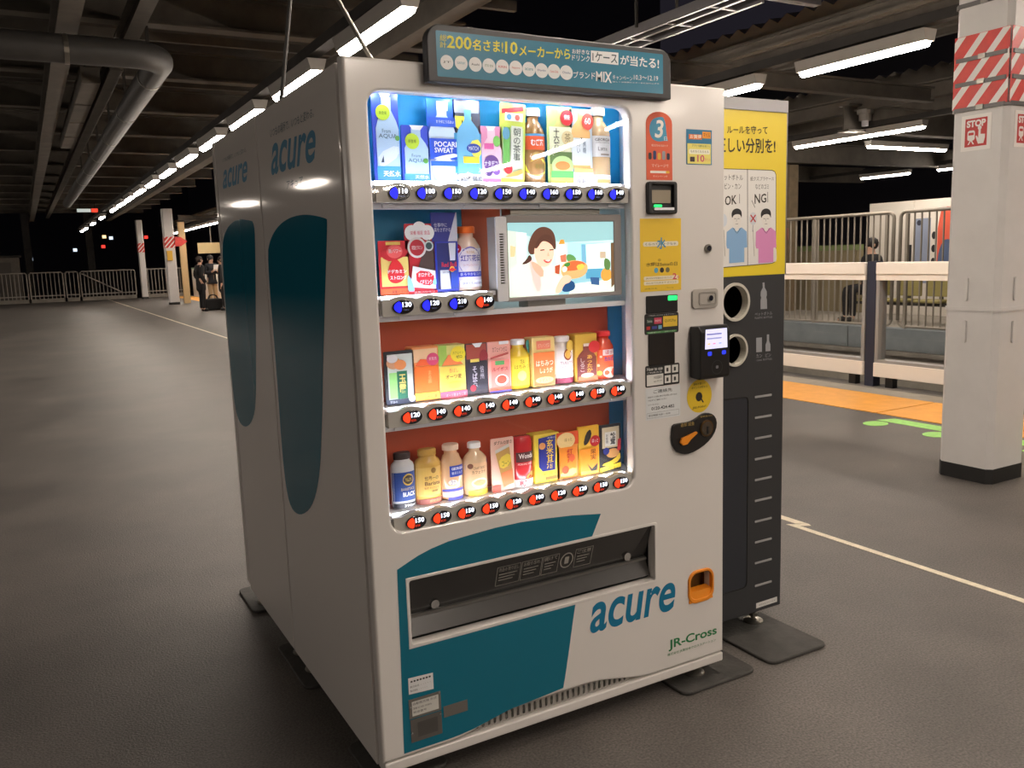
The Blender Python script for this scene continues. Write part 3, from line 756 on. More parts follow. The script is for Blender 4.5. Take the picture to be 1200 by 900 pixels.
# the number sticker
r = fq(757, 131, 787.5, 211)
l = loc(r)
po = [l(0, 0), l(1, 0)]+[l(.5+.5*math.cos(math.radians(a)), .83+.17*math.sin(math.radians(a))) for a in range(0, 181, 15)]
st = slab('campaign_sticker', po, pr((226, 98, 64)), vm, FN, .0004, .001)
flat('drop_shape', smoothpoly([l(.1, .74), l(.2, .88), l(.5, .93), l(.72, .92), l(.8, .6), l(.86, .58), l(.7, .58), l(.45, .56), l(.2, .6)], 2), pr((72, 152, 186)), st, FN, .0014)
lt('3', (240, 236, 228), st, r, .32, .62, .66, .88, .0018, bold=.02, shear=.15, res=8)
lt('日', (235, 240, 240), st, r, .68, .585, .8, .64, .0018)
lt('曜日がかわるおトク', (246, 216, 196), st, r, .2, .49, .82, .525, .0014)
for k, c in enumerate([(54, 46, 46), (40, 52, 96), (226, 176, 60), (150, 150, 156), (38, 36, 60)]):
    lr(c, st, r, .08+k*.175, .3, .2+k*.175, .4+.03*(k % 2), .0014, rad=.004)
lt('マイレージで', (250, 226, 210), st, r, .2, .19, .85, .235, .0014)
lr((244, 236, 226), st, r, .14, .1, .86, .135, .0014, rad=.002)
lr((240, 190, 60), st, r, .74, .1, .88, .135, .0018, rad=.002)
lt('キャンペーン中', (250, 226, 210), st, r, .25, .04, .8, .07, .0014)
# the small offer sticker
r = fq(804, 152, 834, 193)
st = lr((40, 120, 160), vm, r, 0, 0, 1, 1, .0006, name='offer_sticker')
lr((238, 226, 120), st, r, .04, .02, .96, .6, .001); lr((238, 120, 40), st, r, .1, .72, .6, .86, .001); lr((244, 160, 50), st, r, .62, .76, .95, .95, .0012)
lt('お買得', (250, 240, 220), st, r, .14, .74, .58, .85, .0014, bold=.02); lt('マイル', (120, 60, 20), st, r, .66, .8, .92, .92, .0014)
lt('アプリで飲料を買うと', (30, 110, 80), st, r, .22, .5, .92, .57, .0014)
lr((250, 246, 220), st, r, .1, .3, .92, .44, .0012, rad=.004); lt('もれなくもらえる', (90, 80, 60), st, r, .16, .34, .86, .41, .0016)
lt('10', (214, 84, 120), st, r, .42, .08, .7, .28, .0014, bold=.02); lt('ポイント', (214, 84, 120), st, r, .72, .1, .93, .2, .0014)
lr((60, 40, 46), st, r, .14, .08, .32, .22, .0014, rad=.002)
# bill acceptor
r = fq(757, 213, 791, 251)
l = loc(r)
bz = panel('bill_acceptor', [rr(r[0], r[1], r[2], r[3], .008), rr(*l(.13, .1), *l(.88, .9), .004)], FN, -.004, .012, .003, BLACKP, vm)
lr((30, 29, 28), bz, r, .1, .08, .9, .92, .0008)
slab('bill_mouth', rr(*l(.16, .34), *l(.8, .74), .003), mat('bill_beige', (150, 138, 118), rough=.5), bz, FN, .001, .006)
slab('bill_tray', rr(*l(.2, .12), *l(.9, .2), .002), INWHITE, bz, FN, .001, .011)
flat('green_lamp', rr(*l(.2, .22), *l(.48, .29), .002), mat('green_led', (30, 240, 110), emit=1.5), bz, FN, .0085)
# the yellow weekday poster (its mascot left out)
r = fq(750, 256, 798, 341)
st = lr((236, 196, 50), vm, r, 0, 0, 1, 1, .0006, name='weekday_poster')
lr((238, 230, 206), st, r, .07, .62, .93, .685, .001, rad=.006)
lt('くらべて おトクな水', (90, 80, 60), st, r, .12, .635, .88, .67, .0014)
lt('水', (60, 140, 180), st, r, .4, .58, .62, .74, .0016, bold=.02)
flat('badge_outline', circ(*loc(r)(.46, .43), .006, .004), pr((200, 160, 40)), st, FN, .001)
lt('水曜はSuicaの日', (84, 60, 26), st, r, .14, .345, .9, .4, .001, bold=.01)
for u, c in ((.38, (96, 170, 196)), (.52, (40, 34, 30)), (.66, (120, 110, 70))):
    flat('round_mark', circ(*loc(r)(u, .29), .0075), pr(c), st, FN, .001)
for v in (.155, .09): lr((240, 228, 196), st, r, .08, v, .93, v+.055, .001, rad=.004)
lt('JRE POINT会員なら ポイント', (120, 90, 40), st, r, .13, .168, .76, .195, .0014)
lt('2', (214, 70, 96), st, r, .78, .155, .88, .24, .0016, bold=.02); lt('倍', (214, 70, 96), st, r, .89, .165, .95, .2, .0016)
lt('みんなでためよう ポイント', (120, 90, 40), st, r, .13, .105, .88, .13, .0014)
lt('くわしくは', (90, 80, 40), st, r, .62, .03, .8, .05, .001); lt('JR東日本', (60, 80, 50), st, r, .1, .03, .4, .048, .001)
# round lock
c = fr(829, 291)
k = MB().cyl((c[0], -.0005, c[1]), (c[0], -.006, c[1]), .0125, 20).build('cam_lock', STEEL, vm)
MB().cyl((c[0], -.006, c[1]), (c[0], -.0085, c[1]), .008, 16).build('lock_core', CHROME, k)
box('key_slot', BLACKP, k, c[0]-.005, c[0]+.005, -.0092, -.0086, c[1]-.001, c[1]+.001)
# handle lock plate
r = fq(810, 338, 840, 361); l = loc(r)
hp = slab('handle_plate', rr(r[0], r[1], r[2], r[3], .012, 5), mat('handle_grey', (176, 170, 162), rough=.35), vm, FN, .0004, .007, bevel=.002)
panel('handle_recess', [rr(*l(.22, .15), *l(.92, .85), .009), rr(*l(.28, .25), *l(.86, .75), .006)], FN, .0072, .0095, .0008, mat('handle_grey2', (150, 145, 138), rough=.35), hp, res=1)
c = l(.66, .5); MB().cyl((c[0], -.007, c[1]), (c[0], -.013, c[1]), .0085, 18).build('lock_cylinder', CHROME, hp)
# small black display with a green lamp
r = fq(757, 346, 793, 366.5); l = loc(r)
dp_ = slab('credit_display', rr(*l(0, 0), *l(1, 1), .003), BLACKP, vm, FN, .0004, .004)
flat('green_lamp', rr(*l(.68, .68), *l(.98, .95), .003), MATS['green_led'], dp_, FN, .0046)
# payment logos label
r = fq(755, 367, 795, 391)
st = lr((34, 33, 34), vm, r, 0, 0, 1, 1, .0006, rad=.006, name='payment_label')
lt('ご利用いただける電子マネー', (210, 210, 206), st, r, .12, .88, .92, .95, .001)
lr((40, 62, 52), st, r, .06, .52, .24, .82, .001, rad=.003); lr((206, 70, 96), st, r, .28, .5, .5, .8, .001); lr((228, 190, 60), st, r, .54, .32, .96, .84, .001)
lt('Suica', (220, 230, 220), st, r, .08, .6, .22, .72, .0014); lt('PASMO', (250, 220, 226), st, r, .3, .6, .48, .7, .0014); lt('QUICPay', (80, 60, 20), st, r, .58, .52, .92, .68, .0014)
lr((190, 52, 44), st, r, .06, .24, .16, .4, .001); lr((60, 70, 150), st, r, .22, .26, .36, .4, .001); lr((110, 170, 200), st, r, .4, .24, .5, .42, .001)
lr((70, 132, 70), st, r, .06, .04, .94, .14, .001, rad=.002); lt('交通系電子マネー ご利用できます', (220, 236, 214), st, r, .1, .06, .9, .12, .0014)
# black reader plate
r = fq(759.5, 391, 790, 427)
slab('sensor_plate', rr(*loc(r)(0, 0), *loc(r)(1, 1), .002), mat('sensor_black', (36, 35, 35), rough=.25), vm, FN, .0004, .003)
# how-to label (its square code left out)
r = fq(756, 427, 796, 452); l = loc(r)
st = lr((32, 31, 32), vm, r, 0, 0, 1, 1, .0006, rad=.005, name='usage_label')
lt('How to use', (226, 224, 220), st, r, .05, .76, .5, .92, .001, bold=.01); lt('ご利用方法', (226, 224, 220), st, r, .05, .63, .48, .71, .001)
lr((222, 220, 214), st, r, .04, .06, .52, .58, .001)
lt('多言語案内', (80, 76, 72), st, r, .24, .36, .48, .5, .0014); lt('English 中文 한국어', (80, 76, 72), st, r, .24, .2, .48, .3, .0014)
for u, v in ((.56, .56), (.78, .56), (.56, .1), (.78, .1)):
    lr((222, 220, 214), st, r, u, v, u+.18, v+.36, .001); lr((60, 58, 56), st, r, u+.05, v+.08, u+.11, v+.26, .0014, rad=.002)
# white notice
r = fq(756.5, 453, 797, 490)
st = lr((216, 219, 220), vm, r, 0, 0, 1, 1, .0006, name='contact_notice')
lt('ご連絡先', (50, 50, 54), st, r, .22, .82, .76, .93, .001)
for k, t_ in enumerate(('商品やつり銭に関するお問い合わせは', '下記までご連絡ください')): lt(t_, (80, 80, 84), st, r, .06, .69-k*.1, .9-k*.3, .74-k*.1, .001)
lt('〈フリーダイヤル〉', (80, 80, 84), st, r, .06, .45, .36, .5, .001); lt('0120-424-482', (50, 50, 54), st, r, .16, .3, .82, .4, .001, bold=.01)
frame_print(*loc(r)(.03, .05), *loc(r)(.96, .22), .0006, pr((120, 120, 124)), st, FN, .001)
lt('受付時間 9:00〜18:00', (80, 80, 84), st, r, .07, .1, .7, .17, .0011)
# round yellow sticker
c = fr(819.5, 464); rx_, rz_ = abs(fr(834, 464)[0]-fr(805, 464)[0])/2, abs(fr(819, 445)[1]-fr(819, 484)[1])/2
st = flat('point_sticker', circ(c[0], c[1], rx_, rz_, 32), pr((232, 196, 44)), vm, FN, .0006)
r = (c[0]-rx_, c[1]-rz_, c[0]+rx_, c[1]+rz_)
lt('飲料を買って', (60, 50, 20), st, r, .26, .83, .74, .9, .001); lt('ポイントが貯まる', (60, 50, 20), st, r, .18, .73, .82, .8, .001)
lt('JRE POINT', (70, 58, 24), st, r, .22, .12, .78, .2, .001)
flat('magnifier_disc', circ(c[0]-.002, c[1]-.002, .013, .014), pr((40, 36, 30)), st, FN, .001)
mesh_obj('magnifier_handle', [FN(u, v, .0011) for u, v in ((c[0]+.006, c[1]-.012), (c[0]+.009, c[1]-.009), (c[0]+.017, c[1]-.02), (c[0]+.013, c[1]-.022))], [(0, 1, 2, 3)], pr((40, 36, 30)), st)
# coin panel, kidney shaped
kp = [fr(*p) for p in ((787, 497), (785.5, 505), (786, 520), (790, 528), (798, 532), (807, 531), (820, 524), (831, 514), (837, 503), (838, 492), (834, 485), (827, 483), (820, 485), (814, 490), (806, 494), (795, 495.5))]
kp = smoothpoly(kp[::-1], 1)
cp = slab('coin_panel', kp, mat('coin_black', (30, 28, 27), rough=.35), vm, FN, .0004, .01, bevel=.002)
c = fr(825, 501)
MB().cyl((c[0], -.0102, c[1]), (c[0], -.014, c[1]), .0255, 26).build('coin_ring', mat('bronze_ring', (110, 84, 54), rough=.3, metal=.7), cp)
MB().cyl((c[0], -.0142, c[1]), (c[0], -.0155, c[1]), .021, 26).build('coin_mouth', mat('coin_metal', (120, 112, 100), rough=.2, metal=.9), cp)
box('coin_slit', BLACKP, cp, c[0]-.003, c[0]+.003, -.0162, -.0156, c[1]-.017, c[1]+.006)
lv = [fr(*p) for p in ((793, 518), (795, 512.5), (801, 510), (812, 504.5), (813, 506.5), (805, 514), (801, 519.5), (796, 521))]
slab('return_lever', lv, ORG, cp, FN, .0105, .019, bevel=.0015)
text('返却 返金', pr((190, 160, 90)), cp, FN, .0104, (fr(795, 502)[0], fr(795, 500)[1], fr(811, 498)[0], fr(811, 493)[1]))
text('硬貨投入口', pr((190, 160, 90)), cp, FN, .0104, (fr(818, 490)[0], fr(818, 489)[1], fr(832, 488)[0], fr(832, 485)[1]))
# card reader box standing proud of the door
rx0, rz0 = fr(806, 443, -.0); rd = .05
x0, z0 = fr(804, 444, -.02); x1, z1 = fr(850, 380, -rd)
x1 = 1.135; x0 = 1.02; z0 = fr(830, 445, -rd)[1]; z1 = fr(830, 383, -rd)[1]
cr_ = MB().prism([(-.001, z0+.004), (-.001, z1), (-rd+.012, z1+.002), (-rd, z1-.012), (-rd, z0+.008), (-rd+.008, z0)], lambda u, v, d: (d, u, v), x0, x1).build('card_reader', BLACKP, vm, bevel=.004, segs=3)
RF = front(-rd)
r = (x0, z0, x1, z1); l = loc(r)
flat('reader_screen', [l(.14, .58), l(.9, .58), l(.88, .95), l(.16, .95)], em((206, 206, 236), .9), cr_, RF, .0006)
for k, (u, v, rgb) in enumerate(((.2, .84, (120, 120, 170)), (.2, .76, (150, 150, 190)), (.22, .66, (224, 190, 120)), (.4, .66, (226, 150, 170)), (.6, .66, (160, 170, 220)))):
    flat('screen_icon', [l(u, v), l(u+(.5 if k < 2 else .1), v), l(u+(.5 if k < 2 else .1), v+.03), l(u, v+.03)], em(rgb, .8), cr_, RF, .0009)
for u in (.3, .78):
    flat('blue_key', rr(*l(u-.07, .45), *l(u+.07, .53), .004), mat('key_blue', (40, 60, 240), emit=.6), cr_, RF, .0006)
c = l(.55, .22)
rg = circ(c[0], c[1], .021, n=26); ri = circ(c[0], c[1], .0195, n=26)
mesh_obj('touch_ring', [RF(u, v, .0006) for u, v in rg+ri], [(i, (i+1) % 26, 26+(i+1) % 26, 26+i) for i in range(26)], pr((60, 60, 62)), cr_)
flat('touch_mark', rr(c[0]-.005, c[1]-.004, c[0]+.005, c[1]+.005, .003), pr((130, 130, 134)), cr_, RF, .0006)

# ------------------------------------------------------------------ banner board on top of the door
bo = [(.2, 1.78), (.933, 1.78), (.933, 1.86)]+[(.898+.035*math.cos(math.radians(a)), 1.87+.04*math.sin(math.radians(a))) for a in range(0, 91, 18)]+[(.235+.035*math.cos(math.radians(a)), 1.872+.04*math.sin(math.radians(a))) for a in range(90, 181, 18)]+[(.2, 1.86)]
bn = slab('banner_board', bo, mat('banner_frame', (58, 58, 60), rough=.45), vm, front(-.0005), 0, .028, bevel=.003)
BF = front(-.0292)
bx0, bz0, bx1, bz1 = .224, 1.793, .904, 1.897
flat('banner_face', rr(bx0, bz0, bx1, bz1, .003), mat('banner_teal', (24, 122, 152), rough=.3, coat=.3), bn, BF, .0)
YEL = pr((232, 226, 60)); WH = pr((238, 240, 240))
def bt(body, m, px0, py0, px1, py1, **k):      # pixels of the 1200-wide zoom: x = 490 + u*310/1200
    cv = lambda a, b: fr(490+a*310/1200, 20+b*310/1200, -.0292)
    A = cv(px0, py1[0]); B = cv(px1, py1[1]); C_ = cv(px1, py0[1]); D_ = cv(px0, py0[0])
    return text(body, m, bn, BF, .0006, (A, B, C_, D_), **k)
bt('総', YEL, 98, (78, 80), 128, (108, 110)); bt('計', YEL, 98, (110, 112), 128, (138, 140))
bt('200', YEL, 130, (82, 92), 242, (140, 150), bold=.02); bt('名さま!', YEL, 246, (100, 106), 385, (150, 164), bold=.02)
bt('10', YEL, 394, (110, 113), 450, (166, 170), bold=.02); bt('メーカーから', YEL, 458, (128, 146), 690, (176, 192), bold=.02)
bt('お好きな', WH, 698, (144, 150), 778, (166, 172), bold=.01); bt('ドリンク', WH, 698, (170, 176), 778, (196, 204), bold=.01)
cv = lambda a, b: fr(490+a*310/1200, 20+b*310/1200, -.0292)
flat('case_box', [cv(783, 205), cv(908, 218), cv(908, 162), cv(783, 152)], WH, bn, BF, .0006)
v_, f_, _ = tmesh('1ケース', .01); A, B, C_, D_ = [Vector(p) for p in (cv(790, 200), cv(902, 212), cv(902, 168), cv(790, 157))]
mesh_obj('lettering', [BF(*((A*(1-a)+B*a)*(1-b)+(D_*(1-a)+C_*a)*b), .001) for a, b in v_], f_, pr((24, 60, 70)), bn)
bt('が当たる!', WH, 916, (172, 186), 1092, (216, 236), bold=.02)
bt('ブランド', WH, 704, (246, 250), 802, (276, 282), bold=.01); bt('MIX', WH, 806, (246, 250), 878, (290, 300), bold=.02)
bt('キャンペーン', WH, 882, (262, 270), 972, (284, 290)); bt('10.3〜12.19', WH, 978, (262, 268), 1088, (284, 290)); bt('詳しくは店頭ポスターまたはウェブで', WH, 882, (290, 300), 1092, (296, 306))
brands = [((130, 205), 'JT', (40, 60, 60)), ((195, 209), 'SUNTORY', (60, 150, 170)), ((259, 215), 'Asahi', (30, 40, 60)), ((321, 221), 'ITO EN', (100, 130, 90)), ((382, 226), 'KIRIN', (200, 50, 50)),
          ((443, 231), 'Sapporo', (190, 60, 40)), ((502, 237), 'acure', (60, 150, 160)), ((560, 243), 'Dydo', (50, 60, 140)), ((616, 247), 'Coca-Cola', (200, 50, 50)), ((672, 252), 'Otsuka', (70, 100, 140))]
for (a, b), t_, c_ in brands:
    ce = cv(a, b); R0 = abs(cv(a+29, b)[0]-ce[0]); R1 = abs(cv(a, b+33)[1]-ce[1])
    flat('brand_disc', circ(ce[0], ce[1], R0, R1, 28), WH, bn, BF, .0006)
    text(t_, pr(c_), bn, BF, .001, (ce[0]-R0*.62, ce[1]-R1*.16, ce[0]+R0*.62, ce[1]+R1*.16))

# ------------------------------------------------------------------ left side print, feet
def sq(pts): return [sd(*p) for p in pts]
SN = side(0.0)
def side_prints(par, sw_px, ac, it, ak):
    flat('swoosh_print', smoothpoly(sq(sw_px), 2), TEAL, par, SN, .0006)
    text('acure', LOGO, par, SN, .0006, tuple(sq(ac)), bold=.018, shear=.2, res=10)
    if it: text('いつもの場所で、いつもと変わる。', mat('side_ink', (70, 90, 100), rough=.5, spec=.12), par, SN, .0006, tuple(sq(it)))
    if ak: text('アキュア', mat('side_ink', (70, 90, 100)), par, SN, .0006, tuple(sq(ak)))
swA = [(313, 300), (317, 280), (325, 266), (337, 256), (354, 251), (370, 252.5), (382.5, 256), (384, 258), (381.5, 330), (379, 420), (377, 520), (374, 565), (366, 595), (352, 605), (341, 596), (335, 570), (330, 520), (324, 430)]
side_prints(vm, swA, [(318, 206), (370, 189), (370, 151), (318, 169)], [(317, 162), (368, 137), (368, 125.5), (317, 150)], [(336, 222), (355, 216.5), (355, 206), (336, 212)])
def foot(par, x, y, z0, z1):
    f_ = MB().lathe([(.036, 0), (.036, .004), (.028, .009), (.014, .013)], (x, y, z0), 20).build('foot_disc', STEEL, par)
    MB().cyl((x, y, z0+.013), (x, y, z1), .009, 12).build('foot_bolt', STEEL, f_)
    MB().cyl((x, y, z0+.022), (x, y, z0+.032), .017, 6).build('foot_nut', STEEL, f_)
MT = .012
for x_, y_ in ((.06, .09), (1.085, .06), (.05, .77), (1.1, .77)): foot(vm, x_, y_, MT, .06)
# second machine, back to back
vb = thing('vending_machine', 'white vending machine standing back to back behind the display machine', 'vending machine', (W/2, 1.2, 0))
B0, B1 = .848, 1.495
box('cabinet', WHITE2, vb, 0, W, B0, B1, .06, H-.004, bevel=.004)
box('door_seal', GAP, vb, .006, W-.006, B1+.0005, B1+.012, .08, H-.015)
box('door', WHITE2, vb, 0, W, B1+.0125, B1+.06, .075, H, bevel=.008)
side_prints(vb, [(260, 292), (263, 274), (270, 262), (280, 256.5), (292, 258), (298.5, 260), (299.5, 300), (300, 390), (300.5, 460), (298, 490), (289, 502), (280, 495), (274, 470), (266, 380)],
            [(261.5, 222), (290, 212.5), (290, 188), (261.5, 200)], [(261, 191), (289, 178), (289, 172), (261, 185)], None)
for x_, y_ in ((.05, .92), (1.1, .92), (.05, 1.45), (1.1, 1.45)): foot(vb, x_, y_, MT, .06)
def floor_mat(name, label, x0, x1, y0, y1, g='rubber mats under the machines'):
    o = slab(name, rr(x0, y0, x1, y1, .03, 4), RUBBER, None, ground(0), .0005, MT, bevel=.004, own=((x0+x1)/2, (y0+y1)/2, 0))
    return tag(o, label, 'mat', g)
floor_mat('rubber_mat', 'black rubber mat under the front right foot of the display machine', .97, 1.275, -.035, .25)
floor_mat('rubber_mat', 'black rubber mat under the front left foot of the display machine', -.015, .2, .03, .27)
floor_mat('rubber_mat', 'black rubber mat under the rear left feet where both machines meet', -.02, .2, .65, 1.02)
floor_mat('rubber_mat', 'black rubber mat at the far end under the rear machine', -.02, .2, 1.37, 1.66)
floor_mat('rubber_mat', 'black rubber mat hidden under the right side where both machines meet', 1.0, 1.22, .65, 1.02)
floor_mat('rubber_mat', 'black rubber mat hidden at the far right corner of the rear machine', 1.0, 1.2, 1.37, 1.56)
# tension wires from the machine top to the roof
WIRE = mat('wire_dark', (70, 68, 66), rough=.5, metal=.4)
tag(MB().tube([(.02, .6, 1.832), (.026, .6, 1.86), (.066, .6, 2.11), (.32, .7, 3.2), (.48, .75, 4.18)], .006, 8).build('stay_wire', WIRE, None, own=(.02, .6, 1.82)), 'dark stay wire rising from the rear of the machine top', 'wire')
tag(MB().tube([(.13, .11, 1.834), (.108, .11, 1.86), (.035, .1, 1.978), (-.55, .0, 2.95), (-1.2, -.1, 4.16)], .0055, 8).build('stay_wire', STEEL, None, own=(.135, .11, 1.82)), 'pale stay wire leaning from the front of the machine top past the lamp', 'wire')

# ================================================================== RECYCLING BIN
by, bx0_, bx1_, bz0_, bz1_ = .168, 1.185, 1.591, .083, 1.845
bn_ = thing('recycling_bin', 'tall charcoal recycling bin with yellow rules poster and two round openings', 'bin', (1.39, .45, 0))
BN = front(by)
bzt = fr(880, 322, by)[1]-.001
OPEN = [(fr(px_, py_, by), abs(fr(px_, py_+rh_, by)[1]-fr(px_, py_, by)[1])) for px_, py_, rh_ in ((860.5, 354, 22.5), (860.5, 410.5, 19))]
panel('front_panel', [rr(bx0_, .086, bx1_, bzt, .003, 2)]+[circ(c_[0], c_[1], r_*.88, n=36) for c_, r_ in OPEN], BN, -.012, 0, .0015, BIN, bn_, res=1)
MB().box(bx0_, bx0_+.01, by+.0125, .8, .086, bzt).box(bx1_-.01, bx1_, by+.0125, .8, .086, bzt).box(bx0_+.01, bx1_-.01, .79, .8, .086, bzt).box(bx0_+.01, bx1_-.01, by+.0125, .79, .086, .096).box(bx0_+.01, bx1_-.01, by+.0125, .79, bzt-.01, bzt).build('body', BIN, bn_)
MB().prism([(by+.03, .07), (by+.01, .0855), (.8, .0855), (.78, .07)], lambda u, v, d: (d, u, v), bx0_+.015, bx1_-.012).build('plinth', mat('bin_dark', (24, 24, 25), rough=.5), bn_)
zy1 = fr(900, 131, by)[1]; zy0 = fr(900, 322, by)[1]
hb = box('poster_box', mat('bin_yellow', (232, 206, 52), rough=.35, coat=.3), bn_, bx0_, bx1_, by, .8, zy0, zy1)
box('top_cap', ALU, bn_, bx0_, bx1_+.003, by-.003, .8, zy1+.0005, bz1_)
box('side_edge', ALU, bn_, bx1_, bx1_+.004, by-.001, by+.02, zy0, zy1)
INK = pr((48, 42, 30))
def bq(px0, py0, px1, py1):
    return tuple(fr(a, b, by) for a, b in ((px0, py1[0]), (px1, py1[1]), (px1, py0[1]), (px0, py0[0])))
z = lambda a, b: (840+a*90/368, 110+b*90/368)
def bz_t(body, x0, y0, x1, y1, m=INK, dy=(0, 0), **k):
    p = [z(x0, y1), z(x1, y1+dy[0]), z(x1, y0+dy[1]), z(x0, y0)]
    text(body, m, hb, BN, .001, tuple(fr(*q_, by) for q_ in p), **k)
bz_t('ルールを守って', 48, 152, 242, 190, dy=(4, 2), bold=.01)
bz_t('正しい分別を!', -2, 208, 280, 282, dy=(4, 8), bold=.015)
# white panel with the two figures
def bp(a, b): return fr(*z(a, b), by)
pa = [bp(-90, 355), bp(262, 366)]+[bp(276, 372), bp(283, 388), bp(282, 790), bp(276, 806), bp(262, 812)]+[bp(-90, 842)]
flat('sorting_panel', pa, pr((226, 224, 220)), hb, BN, .0006)
def strip(p0, p1, wd, m, d=.001, name='panel_line'):
    a, b = Vector(p0), Vector(p1); n_ = (b-a).normalized(); n_ = Vector((-n_.y, n_.x))*wd/2
    flat(name, [tuple(a-n_), tuple(b-n_), tuple(b+n_), tuple(a+n_)], m, hb, BN, d)
outl = pa
for i in range(len(outl)-1): strip(outl[i], outl[i+1], .002, INK)
strip(bp(146, 360), bp(147, 820), .0025, INK)
bz_t('ペットボトル', 14, 384, 124, 412, dy=(4, 4)); bz_t('ビン・カン', 36, 428, 116, 456, dy=(0, 0))
bz_t('紙クズ,プラケース', 160, 396, 272, 418, dy=(-2, 2)); bz_t('などのゴミ', 184, 430, 248, 456, dy=(0, 2))
bz_t('OK', 38, 490, 94, 536, dy=(-8, -6), bold=.015); bz_t('NG', 180, 480, 236, 528, dy=(-8, -2), bold=.015)
strip(bp(166, 510), bp(182, 545), .002, INK); strip(bp(243, 470), bp(243, 520), .002, INK); strip(bp(108, 480), bp(108, 525), .002, INK)
SKIN = pr((226, 222, 216)); HAIR = pr((34, 32, 34))
def figure(cx, col):
    P_ = lambda a, b: bp(cx+a, b)
    flat('figure_shirt', [P_(-48, 662), P_(-20, 640), P_(0, 650), P_(24, 640), P_(48, 660), P_(50, 735), P_(36, 738), P_(36, 806), P_(-36, 812), P_(-36, 742), P_(-50, 740)], pr(col), hb, BN, .0012)
    flat('figure_face', smoothpoly([P_(-22, 570), P_(22, 570), P_(22, 612), P_(12, 640), P_(-10, 640), P_(-20, 614)], 2), SKIN, hb, BN, .0014)
    flat('figure_neck', [P_(-8, 632), P_(10, 632), P_(10, 652), P_(0, 660), P_(-8, 652)], SKIN, hb, BN, .0013)
    flat('figure_hair', smoothpoly([P_(-23, 600), P_(-26, 570), P_(-14, 552), P_(6, 548), P_(24, 560), P_(24, 600), P_(16, 575), P_(-14, 578)], 2), HAIR, hb, BN, .0016)
    for s in (-1, 1): strip(P_(s*8-5, 598), P_(s*8+5, 598), .0014, HAIR, .0018, 'figure_eye')
    strip(P_(-6, 624), P_(6, 623), .0012, HAIR, .0018, 'figure_mouth'); strip(P_(0, 600), P_(-2, 612), .001, HAIR, .0018, 'figure_nose')
    strip(P_(-18, 642), P_(0, 668), .0014, INK, .0016, 'collar_line'); strip(P_(20, 642), P_(2, 668), .0014, INK, .0016, 'collar_line')
    flat('figure_arm', smoothpoly([P_(36, 738), P_(50, 735), P_(52, 800), P_(40, 806)], 1), SKIN, hb, BN, .0013)
    flat('figure_arm', smoothpoly([P_(-50, 740), P_(-36, 742), P_(-42, 778), P_(-56, 784), P_(-66, 700), P_(-68, 650), P_(-56, 650)], 1), SKIN, hb, BN, .0013)
    strip(P_(-62, 652), P_(-56, 778), .0012, INK, .0015, 'arm_line')
figure(94, (132, 172, 212)); figure(234, (214, 138, 188))
ce = bp(172, 598); flat('paddle', circ(*ce, .0165, .021, 24), pr((206, 210, 214)), hb, BN, .0016)
strip(bp(160, 580), bp(184, 614), .0045, pr((196, 40, 40)), .002, 'cross_mark'); strip(bp(184, 580), bp(160, 614), .0045, pr((196, 40, 40)), .002, 'cross_mark')
strip(bp(172, 626), bp(170, 660), .003, pr((150, 150, 156)), .0015, 'paddle_stick')
ce = bp(30, 606); flat('paddle', circ(*ce, .0165, .021, 24), pr((206, 214, 224)), hb, BN, .0011)
# round openings, pictograms
RIM = mat('opening_rim', (196, 192, 180), rough=.4)
for (px, py, rw, rh) in ((860.5, 354, 17.5, 22.5), (860.5, 410.5, 15, 19)):
    c = fr(px, py, by); R0 = abs(fr(px, py+rh, by)[1]-c[1])
    o_ = MB()
    n = 36
    a = circ(c[0], c[1], R0, n=n); b = circ(c[0], c[1], R0*.86, n=n)
    vs = [BN(u, v, .0005) for u, v in a]+[BN(u, v, .008) for u, v in a]+[BN(u, v, .008) for u, v in b]+[BN(u, v, -.02) for u, v in b]
    fs = []
    for k in range(3): fs += [(k*n+i, k*n+(i+1) % n, (k+1)*n+(i+1) % n, (k+1)*n+i) for i in range(n)]
    ri_ = mesh_obj('opening_rim', vs, fs, RIM, bn_, smooth=False)
PIC = pr((150, 152, 156))
z6 = lambda a, b: fr(840+a*90/352, 310+b*90/352, by)
bot = [(200, 205), (230, 203), (229, 160), (226, 150), (229, 140), (228, 122), (219, 106), (218, 82), (209, 83), (210, 106), (201, 124), (200, 142), (203, 152), (200, 162)]
flat('bottle_pictogram', [z6(*p) for p in bot], PIC, bn_, BN, .0006)
text('ペットボトル', PIC, bn_, BN, .0006, (z6(174, 236), z6(254, 230), z6(254, 214), z6(174, 220))); text('PLASTIC BOTTLES', PIC, bn_, BN, .0006, (z6(174, 250), z6(254, 244), z6(254, 236), z6(174, 241)))
flat('can_pictogram', [z6(*p) for p in ((180, 402), (206, 400), (206, 334), (180, 336))], PIC, bn_, BN, .0006)
flat('bottle_pictogram', [z6(*p) for p in ((223, 398), (245, 396), (245, 366), (239, 350), (239, 320), (229, 321), (229, 350), (223, 368))], PIC, bn_, BN, .0006)
text('カン', PIC, bn_, BN, .0006, (z6(180, 428), z6(207, 426), z6(207, 408), z6(180, 411))); text('ビン', PIC, bn_, BN, .0006, (z6(222, 424), z6(248, 421), z6(248, 404), z6(222, 407)))
text('CANS', PIC, bn_, BN, .0006, (z6(182, 443), z6(206, 441), z6(206, 434), z6(182, 436))); text('BOTTLES', PIC, bn_, BN, .0006, (z6(212, 440), z6(252, 436), z6(252, 428), z6(212, 431)))
